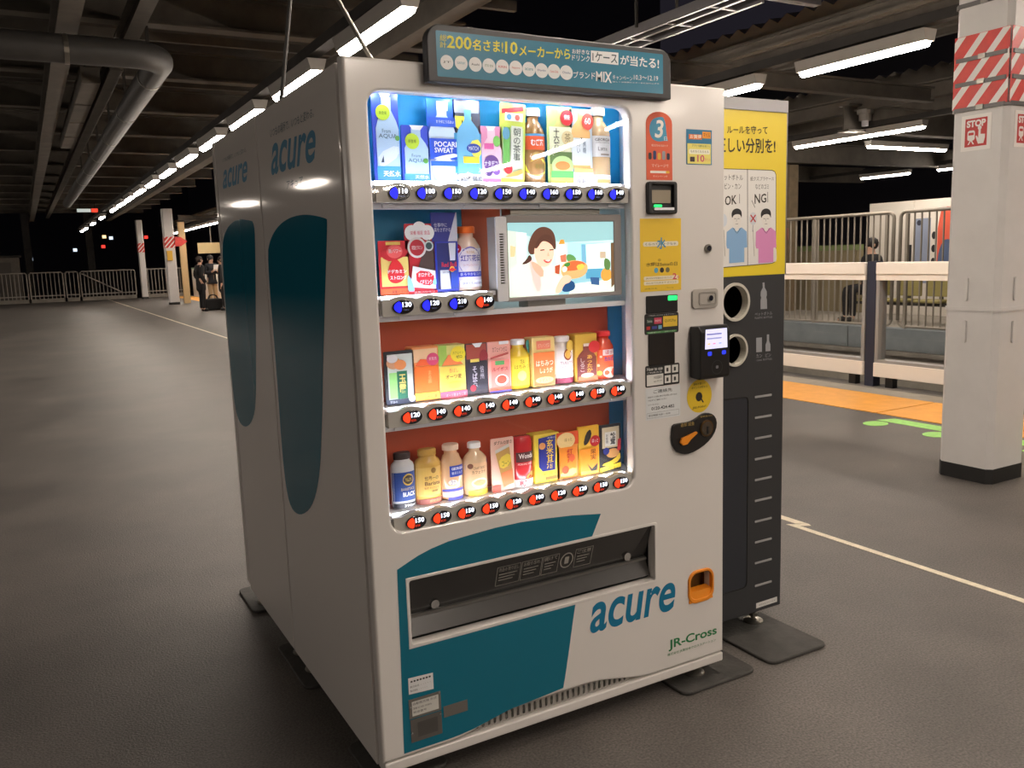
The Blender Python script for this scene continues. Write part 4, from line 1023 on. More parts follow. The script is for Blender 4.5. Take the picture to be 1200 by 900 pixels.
# measuring marks and the slim door panel
for k in range(10):
    py = 463.5+k*(676.5-463.5)/9*1.0
    py = 464+k*24.2 if k < 9 else 684
    xa, za = fr(884.5, py+1.5, by); xb, zb = fr(904, py-1.5, by); h_ = .0055
    zm = fr(894, py, by)[1]
    slab('level_mark', rr(xa, zm-h_/2-.001, xb, zm+h_/2+.001, .002), mat('mark_grey', (158, 158, 158), rough=.5), bn_, BN, .0003, .0015)
dx1 = fr(876, 600, by)[0]
panel('door_groove', [rr(bx0_+.01, fr(870, 690, by)[1], dx1, fr(876, 464, by)[1], .02), rr(bx0_+.013, fr(870, 690, by)[1]+.003, dx1-.003, fr(876, 464, by)[1]-.003, .018)], BN, .0004, .002, .0005, BLACKP, bn_, res=1)
slab('door_panel', rr(bx0_+.015, fr(870, 690, by)[1]+.005, dx1-.005, fr(876, 464, by)[1]-.005, .017), mat('bin_blueblack', (40, 43, 50), rough=.4), bn_, BN, .0004, .0012)
q0 = [(886, 713), (910.5, 705), (910.5, 699), (886, 707)]
flat('small_label', [fr(*p, by) for p in q0], pr((214, 212, 208)), bn_, BN, .0006)
text('東日本エコサービス', pr((90, 88, 86)), bn_, BN, .001, tuple(fr(*p, by) for p in ((889, 710), (908, 704), (908, 702), (889, 708.5))))
for x_, y_ in ((1.25, .25), (1.53, .24), (1.25, .72), (1.53, .72)): foot(bn_, x_, y_, MT, .0695)
floor_mat('rubber_mat', 'grey rubber mat under the front right foot of the recycling bin', 1.34, 1.61, -.035, .3)
floor_mat('rubber_mat', 'black rubber mat hidden under the rear right foot of the recycling bin', 1.38, 1.6, .6, .82)
floor_mat('rubber_mat', 'black rubber mat hidden under the rear left foot of the recycling bin', 1.23, 1.36, .6, .82)
floor_mat('rubber_mat', 'black rubber mat in the shade between vending machine and recycling bin', 1.285, 1.33, .18, .3)

# ================================================================== DRINK SAMPLES IN THE WINDOW
YI = .072
class Map:
    pass
def sample(name, label, row, px, kind, base, deco, cap=None, tilt=0.0, body=None, neck=.42, group=None):
    """px = (left, top, right, bottom) in the photograph; deco in unit coordinates of that box (v upwards)"""
    cxp = (px[0]+px[2])/2; cyp = (px[1]+px[3])/2
    x0 = fr(px[0], cyp, YI)[0]; x1 = fr(px[2], cyp, YI)[0]; z0 = SHELF[row]; z1 = fr(cxp, px[1], YI)[1]
    w_, h_ = x1-x0, z1-z0; R = w_/2; cx = (x0+x1)/2
    g = ['drink samples on the top shelf', 'drink samples beside the screen', 'hot drink samples on the third shelf', 'hot drink samples on the bottom shelf'][row]
    cat = {'card': 'drink sample', 'carton': 'drink carton', 'can': 'can'}.get(kind, 'bottle')
    t = thing(name, label, cat, (cx, YI, z0), g)
    if kind == 'card':
        slab('card', rr(x0, z0+.001, x1, z1, .003, 2), pr(base), t, front(YI), -.004, 0)
        box('card_stand', INWHITE, t, cx-.012, cx+.012, YI+.0045, YI+.03, z0+.001, z0+.03)
        fn = front(YI)
    elif kind == 'carton':
        box('carton', pr(base), t, x0, x1, YI, YI+.045, z0+.0005, z1, bevel=.0025)
        fn = front(YI)
    else:
        if kind == 'can':
            prof = [(R*.86, .001), (R, .006), (R, h_-.012), (R*.86, h_-.003), (R*.82, h_)]
        else:
            nk = R*neck; hs = h_*.66 if kind == 'pet' else h_*.74
            prof = [(R*.85, .001), (R, .005), (R, hs*.995), (R*.97, hs+h_*.03), (R*.8, hs+h_*.09), (nk*1.25, hs+h_*.15), (nk, hs+h_*.17), (nk, h_-h_*.1)]
            if kind == 'canbottle': prof = [(R*.85, .001), (R, .006), (R, hs), (R*.9, hs+h_*.06), (R*.66, hs+h_*.11), (R*.62, h_-h_*.11)]
        R_ = R
        bm_ = mat('body_%d_%d_%d' % tuple(body or base), body or base, rough=.2, coat=.5)
        MB().lathe(prof, (cx, YI+R*.55, z0), 26, .6).build('body', bm_, t, smooth=True)
        if kind != 'can':
            rc = (R*neck*1.22 if kind == 'pet' else R*.7); hc = h_*(.105 if kind == 'pet' else .12)
            c_ = MB().lathe([(rc, h_-hc), (rc, h_-.003), (rc*.9, h_)], (cx, YI+R*.55, z0), 22, .6 if kind != 'pet' else .8).build('cap', pr(cap), t, smooth=False)
        def fn(u, v, d):
            q_ = max(-.985, min(.985, (u-cx)/(R*1.004)))
            return (cx+q_*R*1.004, YI+R*.55-.6*(R*1.006+d)*math.sqrt(1-q_*q_)-.0003, v)
        slab_ = None
    l_ = loc((x0, z0, x1, z1))
    d = .0006; par = t
    for it in deco:
        k = it[0]; d += .00035
        if k == 'r':
            _, u0, v0, u1, v1, c = it[:6]; n = 1 if kind in ('card', 'carton') else 10
            top = [l_(u0+(u1-u0)*i/n, v1) for i in range(n+1)]; bot_ = [l_(u0+(u1-u0)*i/n, v0) for i in range(n+1)]
            vs = [fn(*p, d) for p in bot_+top]; fs = [(i, i+1, n+2+i, n+1+i) for i in range(n)]
            mesh_obj('label_band', vs, fs, pr(c), t)
        elif k == 'c':
            _, u, v, r_, c = it[:5]; ce = l_(u, v); rx__ = r_*w_
            pts = circ(ce[0], ce[1], rx__, rx__*(it[5] if len(it) > 5 else 1), 20)
            mesh_obj('round_print', [fn(*ce, d)]+[fn(*p, d) for p in pts], [(0, i+1, (i+1) % 20+1) for i in range(20)], pr(c), t)
        elif k == 'p':
            pts = [l_(*p) for p in it[1]]
            if len(it) > 3: pts = smoothpoly(pts, it[3])
            mesh_obj('picture_print', [fn(*p, d) for p in pts], [tuple(range(len(pts)))], pr(it[2]), t)
        elif k in ('t', 'tv'):
            _, s_, u0, v0, u1, v1, c = it[:7]
            text(s_, pr(c), t, fn, d, (*l_(u0, v0), *l_(u1, v1)), bold=it[7] if len(it) > 7 else 0, vertical=(k == 'tv'))
    if tilt: t.rotation_euler = (0, tilt, 0)
    return t
PB = lambda a, b, c, d, n=.36: [(a, b), (c, b), (c, b+(d-b)*.62), (c-(c-a)*.1, b+(d-b)*.72), ((a+c)/2+(c-a)*.5*n, b+(d-b)*.84), ((a+c)/2+(c-a)*.5*n, d), ((a+c)/2-(c-a)*.5*n, d), ((a+c)/2-(c-a)*.5*n, b+(d-b)*.84), (a+(c-a)*.1, b+(d-b)*.72), (a, b+(d-b)*.62)]
WT = (240, 242, 244); NAVY = (26, 42, 120); KRED = (200, 36, 44); GLD = (206, 160, 60)
# top shelf
sample('water_bottle_card', 'tall water bottle sample printed on a deep blue card', 0, (437, 109.5, 468, 213), 'card', (44, 70, 190), [
    ('p', PB(.12, .02, .98, .96, .4), (176, 206, 232)), ('p', [(.3, 1), (.72, 1), (.62, .93), (.4, .93)], WT), ('p', [(.14, .32), (.95, .44), (.95, .3), (.5, .2), (.2, .16)], (214, 228, 244), 1), ('r', .1, .02, .98, .18, (60, 140, 214)),
    ('c', .4, .785, .27, (178, 206, 50)), ('t', '新登場', .26, .76, .54, .8, (60, 90, 30)), ('t', 'From', .34, .555, .66, .6, (70, 90, 110)), ('t', 'AQUA', .2, .49, .9, .545, (60, 80, 100)), ('c', .9, .5, .09, (90, 160, 70)), ('p', [(.24, .22), (.34, .3), (.36, .22)], (40, 60, 90)), ('t', '天然水', .3, .06, .95, .13, WT, .02)])
sample('water_bottle_card', 'short water bottle sample printed on a deep blue card', 0, (471, 147, 503, 213), 'card', (44, 70, 190), [
    ('p', PB(.1, .02, .96, .95, .4), (172, 204, 232)), ('p', [(.3, 1), (.82, 1), (.7, .92), (.42, .92)], WT), ('r', .06, .02, .98, .15, (70, 150, 218)), ('c', .38, .72, .26, (178, 206, 50)), ('t', '新登場', .24, .69, .52, .75, (60, 90, 30)),
    ('t', 'From', .34, .44, .66, .5, (70, 90, 110)), ('t', 'AQUA', .2, .34, .86, .42, (60, 80, 100)), ('c', .84, .38, .09, (90, 160, 70)), ('t', '天然水', .42, .06, .94, .13, WT, .01)])
sample('sports_drink_bottle', 'blue and white sports drink sample with white cap on blue card', 0, (501.5, 116, 535, 216), 'card', (36, 96, 206), [
    ('p', PB(.04, .0, .98, .96, .36), (196, 218, 240)), ('r', .34, .86, .72, .97, (222, 234, 246)), ('r', .04, .67, .98, .78, (30, 80, 190)), ('t', 'カラダにうるおい', .3, .71, .92, .75, WT), ('r', .04, .28, .98, .53, (24, 76, 200)), ('t', 'POCARI', .2, .43, .98, .495, WT, .02), ('t', 'SWEAT', .2, .36, .86, .42, WT, .02),
    ('p', [(.04, .28), (.98, .3), (.98, .36), (.5, .33)], (235, 240, 248), 1), ('c', .5, .16, .4, (236, 244, 250), 1.0), ('r', .05, .2, .98, .26, (36, 96, 206))])
sample('soda_bottle_card', 'blue soda sample with yellow award tag and oval label', 0, (532, 117, 563.5, 216), 'card', (72, 76, 92), [
    ('r', .05, .84, .95, .98, (150, 158, 172)), ('p', [(.06, .8), (.68, .8), (.62, .62), (.3, .6), (.06, .68)], (238, 226, 70)), ('t', 'No.1', .3, .66, .62, .76, (60, 60, 30), .01), ('r', 0, .12, 1, .6, (60, 154, 206)), ('p', PB(.1, .1, .95, .88, .3), (106, 176, 216)),
    ('p', [(.55, .5), (.98, .54), (.98, .3), (.6, .34)], (236, 220, 90), 1), ('c', .7, .42, .26, (40, 70, 160), .6), ('t', 'MATCH', .52, .395, .88, .445, WT), ('r', .3, .24, .9, .32, (224, 200, 60)), ('r', .1, 0, 1, .11, (236, 240, 244)), ('t', '刺激 強め', .16, .02, .98, .09, (40, 44, 54), .02)])
sample('grape_drink_card', 'small pink grape and jelly drink sample card', 0, (562, 148, 588.5, 213), 'card', (226, 150, 186), [
    ('p', PB(.1, .02, .96, .95, .4), (244, 206, 222)), ('p', [(.3, 1), (.74, 1), (.62, .92), (.4, .92)], WT), ('c', .76, .74, .16, (120, 190, 90), 1.3), ('r', .2, .6, .62, .7, (206, 90, 150)), ('c', .5, .34, .34, (96, 60, 130)), ('c', .36, .2, .16, (70, 44, 110)), ('c', .7, .22, .16, (112, 76, 146)), ('t', 'ナタデココ', .18, .3, .9, .4, WT, .01), ('r', .02, .0, .98, .08, (238, 130, 176))])
sample('tea_carton', 'tall leaning yellow green tea sample card with red ribbon', 0, (583.5, 121, 613, 215), 'card', (206, 222, 96), [
    ('r', .1, .06, .92, .7, (206, 222, 190)), ('p', [(.04, .86), (.9, .92), (.9, .98), (.04, .92)], KRED), ('r', .18, .78, .88, .88, (232, 236, 214)), ('c', .34, .83, .1, (80, 140, 190)), ('c', .66, .83, .1, (210, 90, 80)), ('r', .12, .2, .38, .7, (104, 172, 84)), ('c', .22, .62, .14, (96, 160, 190), 1.5), ('r', .42, .26, .86, .72, (222, 228, 214)),
    ('tv', '朝の茶事', .5, .28, .8, .7, (40, 60, 50)), ('c', .32, .18, .17, KRED), ('p', [(.1, .06), (.9, .12), (.9, .2), (.5, .14)], (170, 140, 70), 1), ('r', .04, .01, .96, .06, (236, 216, 80))], tilt=.055)
sample('barley_tea_bottle', 'barley tea bottle with blue shoulder, orange label and yellow balloon', 0, (616, 126, 642, 217), 'pet', (150, 112, 66), [
    ('r', .02, .45, .98, .63, (222, 92, 48)), ('r', .02, .63, .98, .66, (90, 160, 206)), ('t', 'むぎ茶', .24, .5, .8, .59, WT, .03), ('c', .46, .37, .16, (176, 150, 80)), ('p', [(.04, .3), (.96, .34), (.96, .16), (.5, .1), (.04, .14)], (238, 222, 60), 1), ('t', '新鮮香味', .4, .2, .92, .27, (110, 100, 30))], cap=WT, neck=.5)
sample('green_tea_bottle', 'blended green tea sample card with red seal and rice bowl', 0, (642, 125, 671, 218), 'card', (186, 214, 130), [
    ('p', PB(.06, .02, .96, .95, .34), (198, 196, 120)), ('r', .06, .42, .96, .74, (228, 232, 200)), ('r', .06, .26, .96, .42, (96, 126, 70)), ('tv', '十六茶', .22, .46, .46, .72, (40, 44, 30), .02), ('c', .78, .6, .24, (216, 200, 150)), ('t', '茶', .66, .55, .9, .66, (120, 100, 60)), ('c', .76, .86, .26, KRED), ('t', '健康', .64, .83, .88, .9, WT),
    ('c', .55, .24, .44, (178, 214, 140), .75), ('c', .55, .24, .3, (206, 130, 70), .5), ('r', .08, .08, .98, .17, (90, 176, 90)), ('r', .08, .02, .98, .08, (236, 190, 90))])
sample('mineral_tea_bottle', 'clear amber bottle sample with white label and red price seal', 0, (668, 128, 694, 217), 'card', (206, 222, 232), [
    ('p', PB(.04, .22, .9, .98, .3), (226, 178, 112)), ('r', .04, .26, .9, .62, (222, 232, 236)), ('tv', 'おい', .3, .42, .44, .58, (60, 90, 110)), ('tv', '無糖', .56, .42, .7, .58, (60, 90, 110)), ('c', .5, .6, .07, (60, 80, 70)), ('c', .78, .84, .26, (226, 72, 60), 1.2), ('t', '60', .64, .8, .92, .89, WT, .02), ('r', .14, .16, .98, .22, (240, 176, 110)), ('r', .1, 0, .98, .16, (244, 244, 244)), ('t', '健康すこやか', .2, .09, .9, .13, (90, 90, 90)), ('t', '食事と', .24, .02, .8, .075, (90, 90, 90))])
sample('latte_bottle', 'milky coffee bottle with white label and white cap', 0, (692.5, 125, 719, 216), 'pet', (190, 160, 118), [
    ('r', .03, .36, .97, .63, (226, 226, 224)), ('t', 'GEORGIA', .2, .56, .86, .6, (70, 64, 60), .02), ('t', 'JAPAN CRAFTMAN', .22, .53, .84, .55, (80, 74, 70)), ('t', 'Latte', .3, .44, .7, .49, (90, 84, 80)), ('r', .4, .38, .8, .4, (150, 140, 130)), ('r', .02, .0, .98, .13, (238, 238, 236)), ('t', 'カフェラテ', .2, .08, .84, .12, (120, 110, 100)), ('r', .25, .02, .85, .07, (206, 176, 110))], cap=(236, 236, 236), neck=.46)
# second shelf
sample('energy_drink_card', 'red and gold energy drink sample card with flame mark', 1, (444.5, 282, 480, 348), 'card', (212, 34, 48), [
    ('r', .06, .16, .96, .7, (222, 196, 110)), ('r', .24, .92, .72, .98, (226, 190, 90)), ('p', [(.06, .7), (.4, .6), (.96, .74), (.96, .86), (.06, .86)], (198, 28, 44), 1), ('c', .52, .8, .26, (226, 90, 90), .8), ('t', '新パワー', .32, .77, .74, .85, WT), ('p', [(.24, .4), (.36, .6), (.5, .68), (.66, .62), (.82, .46), (.78, .26), (.5, .2), (.28, .26)], (206, 30, 40), 2),
    ('t', 'ドデカミン', .26, .4, .88, .47, WT, .03), ('t', 'ストロング', .32, .28, .88, .36, WT, .03), ('r', .0, .0, 1, .12, (222, 96, 40)), ('t', '栄養ドリンク', .36, .03, .9, .09, (110, 30, 10))])
sample('vitamin_drink_card', 'red vitamin drink sample with white cloud topper and dark bottle picture', 1, (475.5, 262, 510, 347), 'card', (200, 30, 50), [
    ('c', .24, .87, .24, WT), ('c', .5, .92, .24, WT), ('c', .76, .87, .24, WT), ('r', .16, .8, .84, .9, WT), ('t', '栄養 機能 食品', .18, .84, .84, .9, (220, 90, 120)), ('p', [(.5, .08), (.96, .14), (.94, .74), (.72, .78), (.5, .5), (.34, .3)], (70, 50, 48), 1), ('c', .38, .66, .32, (226, 222, 222)), ('c', .38, .66, .25, (176, 30, 46)), ('t', '炭酸ビタミン', .2, .63, .56, .69, WT), ('c', .78, .68, .16, (210, 216, 216)), ('c', .78, .68, .11, (50, 80, 84)),
    ('p', [(.1, .1), (.96, .06), (.96, .32), (.2, .4)], (226, 226, 230)), ('p', [(.3, .14), (.9, .1), (.9, .3), (.3, .34)], (206, 26, 44), 1), ('t', 'オロナミン', .36, .24, .88, .3, WT, .02), ('t', 'Cドリンク', .42, .13, .82, .2, WT, .02), ('p', [(0, .3), (.14, .2), (.24, .02), (0, 0)], (120, 176, 220), 1), ('p', [(.8, .14), (.96, .24), (.98, .1)], (120, 176, 220), 1), ('r', .02, .0, 1, .04, (214, 30, 50)), ('t', '元気ハツラツ', .2, .005, .9, .035, WT)])
sample('energy_can_card', 'blue and silver energy can sample under a tall navy sign card', 1, (506.5, 249, 536.5, 341), 'card', (52, 66, 190), [
    ('r', 0, .64, 1, 1, (40, 46, 128)), ('p', [(.62, .64), (1, .64), (1, 1), (.96, 1)], (196, 200, 214)), ('t', '仕事中に', .1, .82, .6, .87, (214, 216, 236)), ('t', '翼をさずける。', .1, .76, .78, .81, (214, 216, 236)), ('r', .16, .04, .94, .62, (24, 34, 96)), ('p', [(.26, .04), (.66, .04), (.6, .28), (.26, .28)], (196, 200, 206)), ('p', [(.66, .04), (.94, .04), (.94, .34), (.7, .3)], (30, 60, 150)), ('p', [(.62, .62), (.9, .62), (.86, .4), (.66, .4)], (206, 212, 224)),
    ('t', 'Red Bull', .32, .32, .9, .38, (206, 40, 60), .02), ('c', .72, .29, .1, (236, 190, 60)), ('p', [(.56, .28), (.72, .31), (.9, .28), (.72, .26)], (206, 40, 50)), ('t', 'ENERGY DRINK', .34, .24, .62, .265, (60, 60, 90))])
sample('milk_tea_bottle', 'milk tea bottle with orange cap, lilac floral label and red seal', 1, (535, 265, 567, 342), 'pet', (240, 214, 196), [
    ('r', .02, .16, .98, .66, (232, 224, 234)), ('c', .5, .46, .4, (120, 110, 186), 1.2), ('c', .5, .46, .36, (240, 230, 232), 1.2), ('t', '紅茶花伝', .16, .46, .9, .56, (92, 80, 170), .02), ('t', 'ROYAL', .36, .58, .66, .62, (206, 150, 80)), ('t', 'ロイヤルミルクティー', .24, .38, .8, .42, (200, 130, 140)), ('r', .02, .22, .98, .3, (50, 60, 176)), ('t', 'まろやかなコク', .14, .24, .88, .285, WT), ('r', .12, .06, .98, .17, (244, 244, 248)), ('t', '国産牛乳100%使用', .2, .1, .92, .14, (80, 80, 150)), ('c', .02, .66, .17, (190, 30, 44))], cap=(238, 110, 30), neck=.52)
# third shelf
sample('green_tea_can', 'dark framed green tea sample with cloud shaped topper', 2, (451, 411, 486, 476), 'card', (40, 46, 52), [
    ('r', .1, .08, .94, .94, (206, 214, 206)), ('r', .14, .12, .4, .6, (150, 206, 120)), ('r', .4, .1, .74, .62, (22, 104, 74)), ('tv', '玉露', .46, .2, .7, .56, (226, 200, 110), .02), ('r', .76, .14, .92, .56, (222, 226, 214)), ('c', .3, .78, .24, (206, 150, 110), .8), ('c', .52, .74, .2, (226, 140, 80), .8), ('c', .26, .86, .18, (226, 222, 222), .7), ('r', .02, 0, .98, .1, (30, 40, 66)), ('t', '宇治の', .12, .03, .36, .08, WT), ('c', .86, .09, .11, (222, 224, 230))])
sample('orange_tea_card', 'plain orange tea sample card with pink round seal', 2, (483.5, 406, 515, 471), 'carton', (244, 150, 84), [
    ('r', .06, .72, .94, .96, (240, 196, 150)), ('r', .06, .16, .96, .64, (238, 110, 36)), ('p', [(.1, .66), (.3, .78), (.6, .76), (.9, .66)], (236, 96, 40)), ('c', .76, .76, .23, (214, 66, 112), .95), ('t', '新発売', .62, .74, .9, .8, (250, 220, 230)), ('tv', 'まる茶', .54, .32, .7, .56, (246, 180, 120)), ('r', .04, .02, .96, .16, (246, 180, 60)), ('t', 'しゃけ茶', .4, .05, .86, .12, (120, 70, 30))])
sample('oat_tea_card', 'green and yellow oat tea sample card with yellow round seal', 2, (514.5, 404, 546, 469), 'carton', (222, 214, 130), [
    ('r', 0, .62, .3, 1, (156, 190, 80)), ('r', .04, .14, .96, .6, (240, 206, 90)), ('p', [(.1, .62), (.36, .82), (.62, .78), (.9, .62)], (230, 124, 66)), ('c', .72, .82, .28, (236, 214, 50), .95), ('t', 'カフェイン', .52, .82, .92, .87, (70, 64, 20)), ('t', 'ゼロ', .64, .74, .86, .8, (70, 64, 20), .02), ('t', '香ばし', .36, .48, .7, .56, (206, 90, 70)), ('t', 'オーツ麦', .22, .36, .82, .45, (110, 70, 30), .02), ('c', .55, .24, .24, (244, 186, 70), .5), ('r', 0, 0, 1, .13, (226, 84, 110)), ('t', 'オーツ麦ほうじ茶', .2, .03, .94, .09, (250, 210, 214))])
sample('buckwheat_tea_bottle', 'black buckwheat tea sample with dark red upper half', 2, (546, 402, 571.5, 463), 'card', (60, 48, 54), [
    ('r', .04, .7, .96, .98, (160, 70, 56)), ('p', [(.3, 1), (.78, 1), (.66, .92), (.46, .92)], WT), ('c', .82, .74, .2, (140, 36, 44), 1.4), ('r', .06, .1, .94, .66, (38, 34, 44)), ('r', .2, .64, .6, .7, (216, 190, 90)), ('tv', 'そば茶', .26, .16, .5, .56, (206, 200, 206), .02), ('tv', '信州', .62, .3, .8, .56, (206, 200, 206)), ('c', .28, .14, .14, (170, 36, 50))])
sample('rooibos_tea_bottle', 'pale pink rooibos tea sample card with red teacup picture', 2, (572, 400, 598.5, 460), 'card', (232, 166, 150), [
    ('r', .5, .94, .92, 1, WT), ('t', 'カフェインゼロ', .2, .8, .84, .9, (120, 60, 50)), ('p', [(.1, .7), (.9, .78), (.9, .74), (.1, .66)], (180, 70, 60)), ('r', .12, .1, .94, .64, (226, 130, 116)), ('r', .3, .54, .7, .62, (90, 160, 90)), ('t', 'ルイボス', .16, .42, .86, .5, (150, 40, 44), .01), ('c', .56, .24, .3, (246, 230, 222), .75), ('c', .56, .25, .22, (214, 76, 52), .75), ('r', .02, .04, .98, .1, (236, 96, 60)), ('r', .02, 0, .98, .04, (96, 90, 190))])
sample('lemon_tea_bottle', 'bright yellow lemon drink bottle sample with teal leaf tag', 2, (598, 398, 624, 456), 'pet', (242, 206, 60), [
    ('r', .02, .08, .98, .64, (240, 208, 58)), ('t', 'TEA', .42, .52, .62, .6, (110, 84, 20)), ('t', 'はちみつ', .2, .42, .84, .5, (140, 100, 20)), ('c', .5, .28, .2, (250, 236, 130)), ('t', 'レモン', .28, .12, .76, .18, (120, 120, 30)), ('p', [(.66, .98), (.98, .98), (.98, .7), (.8, .74)], (36, 120, 106), 1)], cap=(240, 240, 232), neck=.5)
sample('ginger_honey_card', 'orange honey ginger drink sample with cream upper half', 2, (624, 395, 650.5, 451.5), 'carton', (238, 206, 130), [
    ('r', .18, .76, .8, .93, (226, 120, 90)), ('t', 'カフェインゼロ', .24, .8, .74, .88, (250, 220, 190)), ('r', .04, .04, .96, .7, (236, 124, 60)), ('t', 'はちみつ', .14, .42, .9, .54, (250, 236, 210), .02), ('t', 'しょうが', .3, .28, .86, .39, (250, 236, 210), .02), ('c', .5, .14, .4, (250, 200, 130), .3), ('t', 'ゆず入り', .24, .1, .76, .17, (160, 70, 20))])
sample('royal_tea_bottle', 'white labelled black tea bottle sample with gold seal and maroon base', 2, (650.5, 394, 675, 450), 'canbottle', (236, 226, 224), [
    ('r', .02, .14, .98, .7, (238, 230, 226)), ('c', .6, .62, .2, (150, 70, 40), 1.2), ('c', .6, .62, .14, (220, 170, 70), 1.2), ('t', 'TULLY\'S', .24, .42, .86, .48, (150, 80, 90)), ('t', 'ロイヤルミルク', .2, .33, .9, .39, (150, 80, 90)), ('p', [(.06, .22), (.9, .28), (.9, .22), (.06, .16)], (196, 40, 80)), ('r', .02, .02, .98, .13, (150, 40, 70)), ('c', .72, .8, .22, (216, 176, 70))], cap=(244, 238, 236))
sample('cocoa_can_card', 'brown roasted drink sample with mustard upper card and red seal', 2, (674.5, 391, 700, 448), 'carton', (214, 168, 60), [
    ('p', PB(.06, .06, .94, .78, .36), (128, 60, 48)), ('r', .36, .74, .64, .8, (226, 206, 190)), ('r', .06, .1, .94, .52, (118, 48, 46)), ('tv', 'あったか', .5, .2, .76, .56, (226, 176, 70), .02), ('tv', 'しるこ', .18, .22, .4, .5, (216, 196, 190)), ('c', .84, .72, .26, (206, 44, 44), .9), ('r', .08, .0, .98, .12, (206, 120, 70)), ('c', .5, .14, .3, (230, 180, 150), .3)])
sample('milk_drink_bottle', 'hot red orange milk drink bottle with white speech mark', 2, (699, 388, 722.5, 444), 'pet', (232, 80, 44), [
    ('r', .02, .06, .98, .62, (236, 92, 50)), ('r', .3, .5, .98, .62, (246, 226, 214)), ('t', 'ほっと', .42, .52, .98, .61, (206, 40, 44), .02), ('t', 'カルピス', .36, .38, .98, .47, (60, 60, 150), .03), ('c', .68, .14, .38, (240, 214, 190), .6), ('c', .12, .3, .06, (250, 200, 170)), ('c', .22, .48, .05, (250, 200, 170)), ('c', .16, .14, .1, (250, 190, 70))], cap=(222, 44, 44), neck=.56)
# bottom shelf
sample('black_coffee_can', 'blue and silver black coffee bottle can with yellow backing card', 3, (461, 531, 489, 598), 'canbottle', (206, 208, 212), [
    ('r', .02, .14, .98, .66, (30, 66, 140)), ('c', .62, .52, .24, (206, 170, 70)), ('c', .62, .52, .18, (60, 46, 30)), ('t', "TULLY'S", .48, .49, .76, .55, (226, 200, 110)), ('t', "BARISTA'S", .3, .33, .86, .38, (206, 190, 150)), ('t', 'BLACK', .36, .22, .9, .3, WT, .02), ('r', .02, .02, .98, .1, (44, 44, 52)), ('t', '390ml', .4, .03, .92, .08, WT, .02)], cap=(52, 34, 34))
sample('caramel_coffee_can', 'golden caramel coffee bottle can with gold cap', 3, (489.5, 527, 520, 593), 'canbottle', (222, 176, 90), [
    ('r', .02, .16, .98, .68, (226, 184, 96)), ('t', '世界一の', .26, .44, .8, .52, (110, 70, 40), .01), ('t', 'Barista', .26, .35, .86, .42, (110, 70, 40), .02), ('c', .6, .62, .1, (150, 110, 50)), ('t', '監修 キャラメル', .24, .28, .8, .32, (150, 70, 50)), ('t', '微糖', .5, .22, .74, .26, (60, 46, 36)), ('p', [(.02, .14), (.98, .3), (.98, .1), (.02, .1)], (206, 120, 100), 1), ('r', .0, .0, 1, .1, (170, 96, 84)), ('t', '期間限定', .4, .03, .9, .08, (236, 196, 130))], cap=(196, 150, 66))
sample('cafe_au_lait_bottle', 'tan coffee milk bottle with blue name band and round badge', 3, (519, 521, 545, 586), 'pet', (222, 178, 136), [
    ('r', .3, .42, .98, .62, (40, 66, 170)), ('t', 'GEORGIA', .38, .54, .95, .59, WT, .03), ('t', '贅沢ミルク', .38, .46, .9, .51, WT), ('c', .42, .32, .2, (236, 226, 216), .6), ('t', 'ラテ', .32, .28, .54, .36, (60, 80, 150)), ('r', .02, .16, .98, .2, (90, 90, 190)), ('r', .02, .06, .98, .15, (236, 226, 222)), ('r', .2, .0, .9, .05, (90, 90, 200))], cap=(236, 206, 180), neck=.58)
sample('cafe_latte_bottle', 'pale latte bottle with ribbon label and yellow base card', 3, (546, 519, 574, 581), 'pet', (236, 200, 160), [
    ('r', .02, .14, .98, .62, (240, 196, 150)), ('p', [(.04, .6), (.96, .66), (.96, .58), (.04, .5)], (60, 90, 160)), ('c', .2, .57, .1, (120, 70, 50)), ('t', 'CRAFT BOSS', .3, .5, .8, .55, (120, 70, 50)), ('t', 'カフェラテ', .24, .42, .82, .48, (120, 70, 50), .01), ('c', .55, .24, .34, (250, 226, 204), .55), ('c', .55, .24, .24, (232, 170, 120), .5), ('r', .1, .0, .98, .1, (240, 206, 70)), ('t', 'ミルクがおいしい', .18, .02, .92, .07, (196, 90, 40))], cap=(244, 240, 236), neck=.44)
sample('corn_soup_card', 'corn soup sample card showing a tilted can on pale pink', 3, (576, 513, 602.5, 574), 'card', (236, 190, 170), [
    ('t', 'ダブルの甘さ', .12, .88, .92, .95, (80, 50, 40), .01), ('p', [(.16, .78), (.78, .88), (.96, .14), (.5, .06)], (196, 150, 80)), ('p', [(.16, .78), (.78, .88), (.8, .82), (.18, .72)], (206, 200, 190)), ('p', [(.3, .62), (.82, .72), (.86, .48), (.38, .4)], (226, 196, 70), 1), ('t', 'コーン', .44, .46, .8, .56, (90, 110, 30)), ('p', [(.4, .34), (.9, .4), (.94, .12), (.5, .08)], (206, 120, 70)), ('r', 0, 0, .36, .12, (206, 80, 60))])
sample('morning_coffee_can', 'red morning coffee can with dark name plate on white base', 3, (603.5, 512, 627, 570), 'can', (200, 44, 50), [
    ('r', .1, .5, .98, .7, (84, 40, 40)), ('t', 'Wonda', .2, .57, .92, .67, (240, 226, 216), .02), ('t', 'MORNING SHOT', .16, .44, .86, .48, (246, 206, 200)), ('p', [(.4, .16), (.9, .34), (.9, .16)], (196, 140, 60), 1), ('r', .02, .0, .98, .15, (244, 240, 240)), ('t', '朝', .2, .01, .52, .14, (214, 40, 50), .03), ('t', '専用', .58, .03, .86, .12, (214, 80, 90))])
